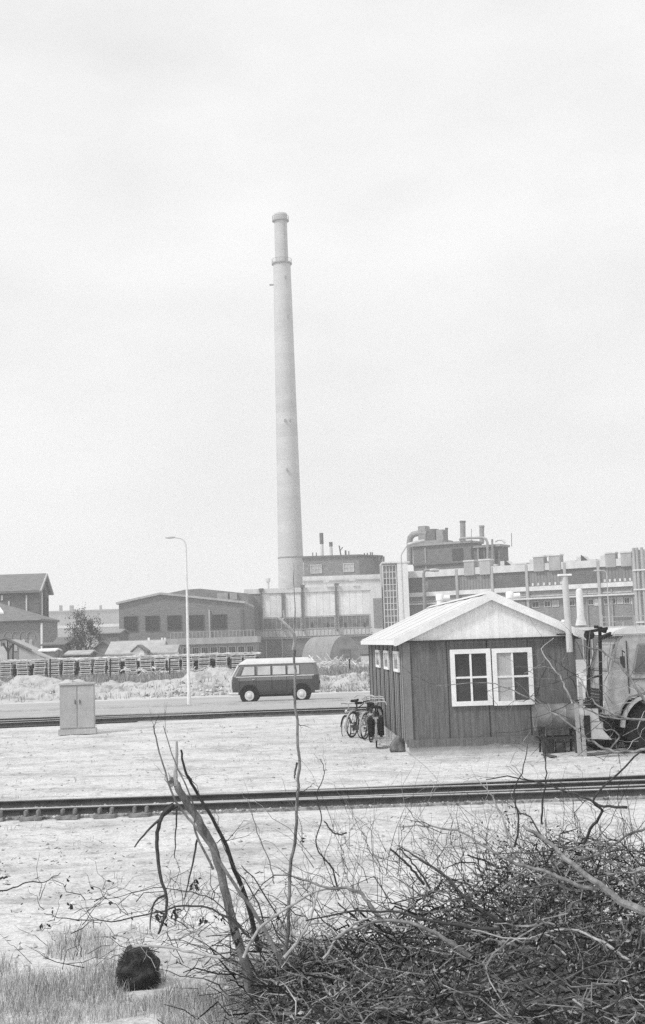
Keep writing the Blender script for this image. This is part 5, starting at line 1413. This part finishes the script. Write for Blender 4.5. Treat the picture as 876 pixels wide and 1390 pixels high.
def branch(name, label, cat, path, Y0, Y1, r0_, r1_, m, twigs=8, tl=.35, group=None, sub=1, extra=(), jit=.012, root_z=None):
    """path: picture points turned into real points, depth running from Y0 to Y1"""
    n = len(path); pts = []
    if name == 'bare_branch': r0_ *= .74; r1_ *= .8
    for i, (px, py) in enumerate(path):
        Y = Y0+(Y1-Y0)*i/(n-1); pts.append(at(px, py, Y))
    # smooth subdivision
    q = []
    for i in range(n-1):
        p0 = pts[max(i-1, 0)]; p1 = pts[i]; p2 = pts[i+1]; p3 = pts[min(i+2, n-1)]
        for k in range(4):
            t = k/4; q.append(.5*((2*p1)+(-p0+p2)*t+(2*p0-5*p1+4*p2-p3)*t*t+(-p0+3*p1-3*p2+p3)*t**3)+Vector([rnd.uniform(-jit, jit)*.55 for _ in range(3)]))
    q.append(pts[-1]); N_ = len(q)
    o = q[0].copy(); t = thing(name, label, cat, o, 0, group)
    b = MB(); b.tube([p-o for p in q], [r0_+(r1_-r0_)*i/(N_-1) for i in range(N_)], 8)
    b.cur = 1
    if twigs: side_twigs(b, [p-o for p in q], max(r1_, r0_*.5), twigs, tl, sub)
    b.build('stem' if name != 'bare_branch' else 'limb', [m, M_barkd if m is not M_barkl else M_bark], t, smooth=True)
    return t, o
# broken sapling: leaning pale trunk with torn head
t, o = branch('broken_tree', 'broken leaning sapling trunk with torn pale head and drooping dark twigs', 'broken tree', [(346, 1376), (330, 1300), (318, 1262), (308, 1218), (296, 1170), (279, 1128), (258, 1096), (240, 1066), (231, 1058)], 9.6, 9.5, .034, .024, M_bark, 0)
def add_limb(t, o, path, Y0, Y1, r0_, r1_, m, tw=3, tl=.25, name='limb'):
    n = len(path); pts = [at(px, py, Y0+(Y1-Y0)*i/(n-1))-o for i, (px, py) in enumerate(path)]
    q = []
    for i in range(n-1):
        p0 = pts[max(i-1, 0)]; p1 = pts[i]; p2 = pts[i+1]; p3 = pts[min(i+2, n-1)]
        for k in range(4):
            s = k/4; q.append(.5*((2*p1)+(-p0+p2)*s+(2*p0-5*p1+4*p2-p3)*s*s+(-p0+3*p1-3*p2+p3)*s**3)+Vector([rnd.uniform(-.003, .003) for _ in range(3)]))
    q.append(pts[-1]); b = MB(); b.tube(q, [r0_+(r1_-r0_)*i/(len(q)-1) for i in range(len(q))], 7); b.cur = 1
    if tw: side_twigs(b, q, max(r1_, r0_*.4), tw, tl, 1)
    return b.build(name, [m, M_barkd], t, smooth=True)
# torn splinters at the head
b = MB()
for i in range(9):
    a = at(234+rnd.uniform(-4, 5), 1064+rnd.uniform(-2, 6), 9.5)-o; e = at(228+i*1.6, 1052+rnd.uniform(-5, 8), 9.5+rnd.uniform(-.03, .03))-o; b.tube([a, e], [.014, .002], 4)
b.build('splinters', M_barkl, t)
add_limb(t, o, [(240, 1066), (238, 1052), (240, 1030), (240, 1006)], 9.5, 9.5, .02, .008, M_barkl, 0)
add_limb(t, o, [(352, 1290), (336, 1225), (318, 1180), (304, 1140), (288, 1110), (264, 1070), (251, 1045), (246, 1018)], 9.8, 9.4, .019, .007, M_barkd, 7, .2)
add_limb(t, o, [(242, 1092), (222, 1108), (200, 1128), (183, 1150)], 9.5, 9.3, .012, .005, M_barkd, 0)
add_limb(t, o, [(236, 1092), (222, 1105), (214, 1130), (214, 1160), (218, 1192), (226, 1215), (225, 1240), (215, 1268)], 9.45, 9.3, .016, .008, M_barkd, 4, .18)
add_limb(t, o, [(226, 1215), (212, 1222), (206, 1240), (204, 1262)], 9.4, 9.35, .008, .004, M_barkd, 2, .1)
add_limb(t, o, [(240, 1098), (239, 1130), (237, 1165)], 9.4, 9.4, .007, .003, M_barkd, 1, .1)
add_limb(t, o, [(268, 1140), (262, 1170), (255, 1200), (250, 1222)], 9.4, 9.35, .008, .003, M_barkd, 2, .12)
add_limb(t, o, [(385, 1310), (350, 1245), (318, 1200), (290, 1155), (262, 1118), (240, 1090), (228, 1060), (214, 1010), (208, 985)], 9.3, 9.2, .014, .004, M_bark, 5, .2)
add_limb(t, o, [(290, 1180), (266, 1130), (264, 1100), (254, 1070), (238, 1035), (222, 985)], 9.35, 9.2, .009, .003, M_bark, 2, .2)
# drooping withered leaves
b = MB()
for px, py in ((266, 1208), (266, 1200), (274, 1250), (240, 1240), (236, 1238), (225, 1250), (216, 1244), (318, 1265), (322, 1280), (300, 1246)):
    for _ in range(9): leaf(b, at(px+rnd.uniform(-4, 4), py+rnd.uniform(-8, 4), 9.35)-o, rnd.uniform(.025, .055), droop=1.5)
b.build('withered_leaves', M_leafd, t)
# tall thin sapling
t, o = branch('thin_sapling', 'tall thin straight sapling with pale forked tip rising past the van', 'sapling', [(387, 1374), (389, 1300), (392, 1250), (394, 1180), (402, 1130), (404, 1080), (406, 1030), (402, 960), (401, 910), (399, 880)], 9.7, 9.6, .0135, .008, M_bark, 4, .2)
add_limb(t, o, [(399, 882), (400, 866), (396, 856), (388, 847), (377, 838)], 9.6, 9.5, .014, .010, M_barkl, 0)
add_limb(t, o, [(388, 847), (384, 842), (386, 838), (385, 828)], 9.55, 9.5, .008, .005, M_barkl, 0)
add_limb(t, o, [(399, 868), (401, 830), (399, 790), (399, 765)], 9.6, 9.6, .0045, .002, M_bark, 0)
add_limb(t, o, [(404, 1035), (401, 1048), (400, 1056)], 9.6, 9.5, .008, .005, M_barkd, 0)
for i, (path, Y0, Y1, r0_, r1_, m, lab, tw_, tl) in enumerate([
    ([(880, 1238), (840, 1222), (806, 1195), (776, 1172), (745, 1145), (710, 1120)], 8.0, 8.6, .034, .012, M_bark, 'thick pale branch reaching in from the right edge over the brushwood', 5, .5),
    ([(812, 1205), (786, 1204), (750, 1186), (700, 1172), (660, 1150), (620, 1128), (575, 1121), (540, 1122)], 8.3, 9.2, .02, .004, M_bark, 'long arching branch sweeping left from the heap over pale sand', 8, .45),
    ([(700, 1262), (640, 1225), (600, 1186), (560, 1160), (545, 1150)], 8.9, 9.3, .016, .005, M_barkd, 'dark branch rising leftwards out of the middle of the heap', 6, .35),
    ([(640, 1300), (600, 1272), (565, 1256), (520, 1250), (480, 1262), (452, 1276)], 8.6, 8.9, .022, .007, M_bark, 'pale bent branch across the bottom of the heap', 5, .3),
    ([(524, 1256), (508, 1236), (492, 1214), (470, 1206), (440, 1204), (410, 1192), (370, 1188)], 8.9, 9.2, .02, .006, M_bark, 'hooked pale branch arching at the left end of the heap', 5, .3),
    ([(680, 1262), (620, 1256), (570, 1246), (530, 1237), (470, 1238), (415, 1250)], 8.7, 9.0, .016, .006, M_barkd, 'dark level branch low in the heap', 5, .35),
    ([(885, 1016), (855, 1020), (826, 1018), (800, 1004), (775, 985), (740, 960), (705, 942), (680, 930), (650, 928), (590, 930)], 8.4, 8.9, .013, .0025, M_bark, 'long thin drooping branch crossing in front of the oil drum', 7, .4),
    ([(885, 978), (850, 974), (820, 962), (800, 945), (790, 925), (784, 915)], 8.6, 8.9, .010, .003, M_bark, 'curved thin branch in front of the truck wheels', 4, .3),
    ([(890, 965), (868, 940), (840, 902), (818, 885), (800, 880), (785, 872)], 8.6, 8.9, .014, .005, M_bark, 'branch slanting across the truck cab', 3, .3),
    ([(890, 977), (850, 975), (815, 972), (790, 960), (778, 950)], 8.5, 8.8, .009, .003, M_bark, 'lower thin branch crossing the truck tyre', 3, .25),
    ([(826, 1018), (840, 1002), (835, 992), (820, 990), (806, 988)], 8.6, 8.7, .009, .003, M_bark, 'short hooked branch under the truck', 2, .2),
    ([(778, 955), (768, 935), (762, 920), (750, 905), (735, 880), (752, 866)], 8.8, 8.9, .009, .003, M_barkl, 'pale twig rising before the hut wall beside the flue', 4, .25),
    ([(850, 1095), (820, 1094), (790, 1082), (750, 1068), (700, 1055), (660, 1058)], 8.8, 9.2, .013, .004, M_barkd, 'dark branch hanging above the rails at right', 7, .3),
    ([(792, 1146), (806, 1120), (818, 1100), (806, 1085), (838, 1050), (880, 1010)], 9.0, 8.6, .015, .006, M_barkd, 'crooked dark branch climbing to the right over the rails', 5, .3),
    ([(700, 1150), (704, 1110), (698, 1075), (712, 1040), (716, 1010)], 9.2, 9.1, .01, .003, M_barkd, 'dark upright shoot in front of the rails', 4, .22),
    ([(735, 1120), (738, 1080), (742, 1050), (740, 1020), (742, 990)], 9.2, 9.1, .009, .003, M_barkd, 'taller dark upright shoot beside the crooked branch', 4, .22),
    ([(700, 1168), (690, 1130), (672, 1090), (664, 1075), (645, 1055)], 9.4, 9.4, .010, .004, M_barkl, 'pale tipped branch pointing up left over the rails', 3, .25),
    ([(575, 1200), (560, 1180), (545, 1165), (530, 1152)], 9.3, 9.3, .013, .008, M_barkd, 'short stout dark stub pointing up left', 1, .15),
    ([(585, 1205), (572, 1186), (556, 1166), (542, 1152)], 9.2, 9.2, .010, .006, M_barkd, 'thinner dark stub beside the stout one', 1, .15),
    ([(440, 1300), (470, 1262), (500, 1246), (545, 1235)], 8.9, 9.1, .012, .006, M_barkl, 'pale stick lying diagonally at the bottom of the heap', 2, .2),
    ([(330, 1300), (352, 1262), (380, 1238), (430, 1210), (452, 1206)], 9.1, 9.4, .015, .008, M_barkl, 'pale bowed stick right of the leaning sapling', 3, .25),
    ([(386, 1300), (410, 1270), (424, 1240), (430, 1212)], 9.0, 9.3, .018, .010, M_barkl, 'blurred thick pale stick leaning at the heap left end', 2, .2),
    ([(340, 1272), (300, 1240), (250, 1228), (210, 1240), (150, 1250), (90, 1246), (60, 1240)], 9.1, 9.3, .011, .003, M_barkd, 'long dark branch running left above the grass', 8, .25),
    ([(330, 1262), (290, 1222), (250, 1210), (210, 1205), (150, 1220), (110, 1222)], 9.3, 9.4, .006, .002, M_barkd, 'thin twig reaching left in front of the pale sand', 5, .25),
    ([(-20, 1214), (10, 1208), (40, 1198), (62, 1196), (82, 1185)], 9.2, 9.4, .008, .003, M_barkd, 'thin dark twig reaching in from the left edge', 2, .15),
    ([(-20, 1204), (0, 1193), (10, 1191)], 9.2, 9.2, .012, .008, M_barkd, 'stubby black stick end at the left edge', 0, .1),
    ([(460, 1210), (452, 1180), (430, 1150), (436, 1110), (430, 1080), (440, 1050), (436, 1030)], 9.6, 9.7, .008, .003, M_barkd, 'wavy thin shoot right of the tall sapling', 4, .2),
    ([(372, 1200), (366, 1170), (350, 1130), (340, 1095), (330, 1080)], 9.5, 9.6, .006, .0025, M_bark, 'thin wavy shoot left of the tall sapling', 3, .2),
    ([(470, 1130), (455, 1132), (440, 1115)], 9.5, 9.5, .008, .006, M_barkd, 'small dark stub above the sand beside the wavy shoot', 1, .2),
    ([(300, 1300), (250, 1290), (205, 1284), (180, 1284)], 8.9, 9.1, .014, .009, M_barkl, 'pale stick lying in front of the dark root clump', 1, .15),
    ([(360, 1260), (345, 1215), (318, 1175), (300, 1140)], 9.4, 9.5, .008, .003, M_barkd, 'dark shoot just right of the leaning trunk', 6, .2),
    ([(380, 1250), (350, 1200), (328, 1175)], 9.5, 9.6, .008, .004, M_barkd, 'second dark shoot right of the leaning trunk', 6, .2),
    ([(890, 1120), (850, 1135), (810, 1160), (760, 1170)], 8.8, 9.2, .012, .005, M_bark, 'branch entering from the right edge above the thick one', 5, .3),
    ([(860, 1310), (820, 1280), (770, 1262), (700, 1275), (640, 1262)], 8.3, 8.7, .014, .006, M_barkl, 'pale bowed branch in the bottom right of the heap', 5, .3),
    ([(760, 1310), (735, 1270), (700, 1230), (660, 1190)], 8.5, 9.0, .013, .005, M_barkd, 'dark diagonal branch through the bottom right of the heap', 5, .3),
    ([(880, 1180), (830, 1188), (780, 1196), (720, 1188), (680, 1180)], 8.8, 9.2, .009, .004, M_bark, 'level branch along the upper right of the heap', 5, .3)]):
    branch('bare_branch', lab, 'branch', path, Y0, Y1, r0_, r1_, m, tw_, tl, 'bare branches in the foreground')
# finer shrub twigs above the heap against sand and rails
fine = MB()
for i in range(190):
    px = 880-460*rnd.random()**1.4; base = at(px, rnd.uniform(1150, 1250), rnd.uniform(9.2, 10.2))
    th = rnd.gauss(PI*.62, .5); L = rnd.uniform(.2, .75); d = Vector((math.cos(th), rnd.uniform(-.3, .3), abs(math.sin(th)))); 
    q = wig(base, base+d*L, 5, L*.065, rnd); r = rnd.uniform(.0018, .004); fine.tube(q, [r, r*.9, r*.8, r*.65, r*.5, r*.3], 4, False)
    if rnd.random() < .7: side_twigs(fine, q, r, 3, L*.5, 0)
for i in range(230):
    px = rnd.uniform(200, 450) if rnd.random() < .75 else rnd.uniform(40, 250); base = at(px, rnd.uniform(1215, 1330), rnd.uniform(9.3, 10.2)); th = rnd.uniform(.2, PI-.2); L = rnd.uniform(.15, .5)
    q = wig(base, base+Vector((math.cos(th), rnd.uniform(-.3, .3), abs(math.sin(th))*.8))*L, 5, L*.075, rnd); r = rnd.uniform(.002, .0045); fine.tube(q, [r, r*.9, r*.8, r*.65, r*.5, r*.3], 4, False)
for i in range(60):
    px = rnd.uniform(690, 880); base = at(px, rnd.uniform(900, 1040), rnd.uniform(8.7, 9.2)); th = rnd.uniform(.3, PI+.3); L = rnd.uniform(.15, .5)
    q = wig(base, base+Vector((math.cos(th), rnd.uniform(-.3, .3), math.sin(th)))*L, 5, L*.06, rnd); r = rnd.uniform(.0016, .003); fine.tube(q, [r, r*.9, r*.8, r*.65, r*.5, r*.3], 4, False)
stuff(fine.build('fine_twigs', M_twig), 'fine bare twigs sticking out above the brushwood', 'twigs')
lv = MB()
for px, py in ((94, 1192), (92, 1196), (84, 1212), (72, 1232), (94, 1228), (56, 1254), (64, 1256), (129, 1230), (152, 1196), (122, 1207), (178, 1246), (148, 1226), (96, 1229), (412, 1142), (416, 1141)):
    for _ in range(2): leaf(lv, at(px+rnd.uniform(-1.5, 1.5), py+rnd.uniform(-4, 3), 9.5), rnd.uniform(.025, .05), droop=.9)
stuff(lv.build('hanging_leaves', M_leafd), 'a few dark withered leaves hanging before the pale sand', 'leaves')
# dark shaggy root clump
rc = G(188, 1306, .0); rc = at(188, 1300, 9.6)
b = MB(); b.lathe([(.02, 0), (.15, .02), (.17, .15), (.15, .28), (.08, .36), (.01, .38)], (0, 0, 0), 20); o = b.build('root_clump', M_soil)
bm = bmesh.new(); bm.from_mesh(o.data); bmesh.ops.subdivide_edges(bm, edges=bm.edges[:], cuts=4, use_grid_fill=True)
for f in bm.faces: f.smooth = True
for v in bm.verts: v.co += Vector((noise.noise(v.co*9), noise.noise(v.co*9+Vector((5, 0, 0))), noise.noise(v.co*9+Vector((0, 8, 0)))))*.06
bm.to_mesh(o.data); bm.free(); o.location = (at(187, 1300, 10.9).x, 10.9, -.02); o.scale = (.95, .95, .85); tag(o, 'dark shaggy clump of roots in the lower left foreground', 'root clump')
b = MB()
for i in range(1500):
    a = rnd.uniform(0, 2*PI); h = rnd.uniform(.05, .36); rr_ = .16*math.sqrt(max(.1, 1-(h/.42)**2)); p = Vector((rr_*math.cos(a), rr_*math.sin(a), h)); b.tube([p*.9, p+Vector((math.cos(a)*.04, math.sin(a)*.04, rnd.uniform(-.07, .03)))], [.003, .001], 3, False)
b.build('root_fibres', M_barkd, o)
# grass in the lower left
random.seed(77); pts = []
while len(pts) < 26000:
    y = random.uniform(8.2, 13.0); x = random.uniform(-3.6, 1.6)*(y/10)
    dens = noise.noise(Vector((x*1.1, y*1.3, 2)))
    far = max(0, (y-11.0)/1.2)
    if dens < -.25+far*.45+(.2 if x > -.6 else 0): continue
    pts.append((x, y, gz(x, y)-.01))
grass('grass', 'short dry grass covering the ground in the lower left corner', pts, .04, .16, .0026, M_grass, lean=.8)
pts = []
for i in range(2600):
    y = random.uniform(12, 46); x = random.uniform(-11, 11)*(y/30)
    if noise.noise(Vector((x*.8, y*.8, 9))) < .25 or 20.5 < y < 24.5: continue
    for _ in range(5): pts.append((x+random.gauss(0, .05), y+random.gauss(0, .05), gz(x, y)))
grass('sparse_grass', 'scattered dry grass tufts on the sand around the rails', pts, .03, .11, .004, M_grass, lean=.9)
pts = []
def bank_z(x, y):
    z = 0
    for bx, by, rx_, ry_, h in bl: z = max(z, -.05+h*math.exp(-(((x-bx)/rx_)**2+((y-by)/ry_)**2)*1.6))
    return z
for i in range(5200):
    px = random.uniform(-10, 560) if random.random() < .5 else random.uniform(300, 560); y = random.uniform(70.5, 82); x = at(px, 900, y).x
    if noise.noise(Vector((x*.45, y*.6, 11))) < .02: continue
    pts.append((x, y, bank_z(x, y)-.02))
grass('bank_weeds', 'scrubby weeds growing over the sand banks beside the road', pts, .08, .34, .02, M_grassfar, lean=.8)
b = MB()
for i in range(2600):
    x = random.uniform(-7, 7); y = random.choice((Yn-.12, Yn+.28, Yr-.2, Yr+.3, Yr+.75))+random.gauss(0, .09)
    s = random.uniform(.01, .028); c = Vector((x, y, .045 if y < Yn+.5 or y > Yr-.25 else .01))
    vs = [c+Vector((random.uniform(-.3, .3)+dx, random.uniform(-.3, .3)+dy, random.uniform(-.2, .2)+dz))*s for dx, dy, dz in ((1, 0, 0), (0, 1, 0), (-1, 0, 0), (0, -1, 0), (0, 0, .8), (0, 0, -.8))]
    b.add(vs, [(0, 1, 4), (1, 2, 4), (2, 3, 4), (3, 0, 4), (1, 0, 5), (2, 1, 5), (3, 2, 5), (0, 3, 5)])
stuff(b.build('ballast_stones', mat('ballast_stone', .15, .45, scale=4, island=.6, obj=False)), 'small ballast stones lying along the rails of the near track', 'ballast stones')
# clods and pebbles
b = MB()
for i in range(2600):
    y = random.uniform(11, 47); x = random.uniform(-.27, .27)*y
    if 21 < y < 24: continue
    s = random.choice((.008, .012, .016, .03))*random.uniform(.7, 1.3)
    c = Vector((x, y, gz(x, y)+s*.2)); vs = [c+Vector((random.uniform(-1, 1)*.3+dx, random.uniform(-1, 1)*.3+dy, random.uniform(-.2, .2)+dz))*s for dx, dy, dz in ((1, 0, 0), (0, 1, 0), (-1, 0, 0), (0, -1, 0), (0, 0, .8), (0, 0, -.8))]
    b.add(vs, [(0, 1, 4), (1, 2, 4), (2, 3, 4), (3, 0, 4), (1, 0, 5), (2, 1, 5), (3, 2, 5), (0, 3, 5)])
stuff(b.build('clods', mat('clod', .38, .5, scale=4, island=.35, obj=False)), 'small clods and pebbles scattered over the sand', 'pebbles')
b = MB()
for i in range(1100):
    y = random.uniform(8.5, 20.5); x = random.uniform(-.27, .1)*y
    if noise.noise(Vector((x*.9, y*.9, 21))) < -.15: continue
    s = random.uniform(.008, .028); c = Vector((x, y, gz(x, y)+.006)); a = random.uniform(0, PI); d = Vector((math.cos(a), math.sin(a), random.uniform(-.1, .5)))*s*random.uniform(1, 3.5)
    b.tube([c-d*.5, c+d*.5], [s*.25, s*.12], 4)
stuff(b.build('bark_litter', M_twig), 'dark chips and broken bits of bark strewn on the pale sand at lower left', 'bark litter')
# weeds and rubble along the sand banks
b = MB()
for i in range(520):
    px = random.uniform(-10, 560); Y = random.uniform(71.5, 76); p = at(px, 945-px*.033, Y); s = random.uniform(.04, .16)
    if noise.noise(Vector((p.x*.3, Y*.5, 1))) < -.1: continue
    z = .0
    for bx, by, rx_, ry_, h in bl: z = max(z, -.05+h*math.exp(-(((p.x-bx)/rx_)**2+((Y-by)/ry_)**2)*1.6))
    c = Vector((p.x, Y, z+.03)); vs = [c+Vector((random.uniform(-.3, .3)+dx, random.uniform(-.3, .3)+dy, random.uniform(-.2, .2)+dz))*s for dx, dy, dz in ((1, 0, 0), (0, 1, 0), (-1, 0, 0), (0, -1, 0), (0, 0, .8), (0, 0, -.8))]
    b.add(vs, [(0, 1, 4), (1, 2, 4), (2, 3, 4), (3, 0, 4), (1, 0, 5), (2, 1, 5), (3, 2, 5), (0, 3, 5)])
stuff(b.build('rubble', mat('rubble', .28, .5, scale=4, island=.6, obj=False)), 'rubble and clods along the foot of the sand banks', 'rubble')

# ------------------------------------------------------------------ haze
hz = MB(); hz.box(-1500, 1500, -60, 1500, -1.5, 110)
hm = bpy.data.materials.new('haze'); hm.use_nodes = True; t = hm.node_tree
t.nodes.remove(t.nodes['Principled BSDF']); v = t.nodes.new('ShaderNodeVolumePrincipled')
v.inputs['Color'].default_value = (.95, .95, .95, 1); v.inputs['Density'].default_value = .0009; v.inputs['Anisotropy'].default_value = .2
t.links.new(v.outputs[0], t.nodes['Material Output'].inputs['Volume'])
ho = hz.build('haze', hm); ho['kind'] = 'stuff'; ho['label'] = 'thin pale haze in the air over the whole site'; ho['category'] = 'haze'
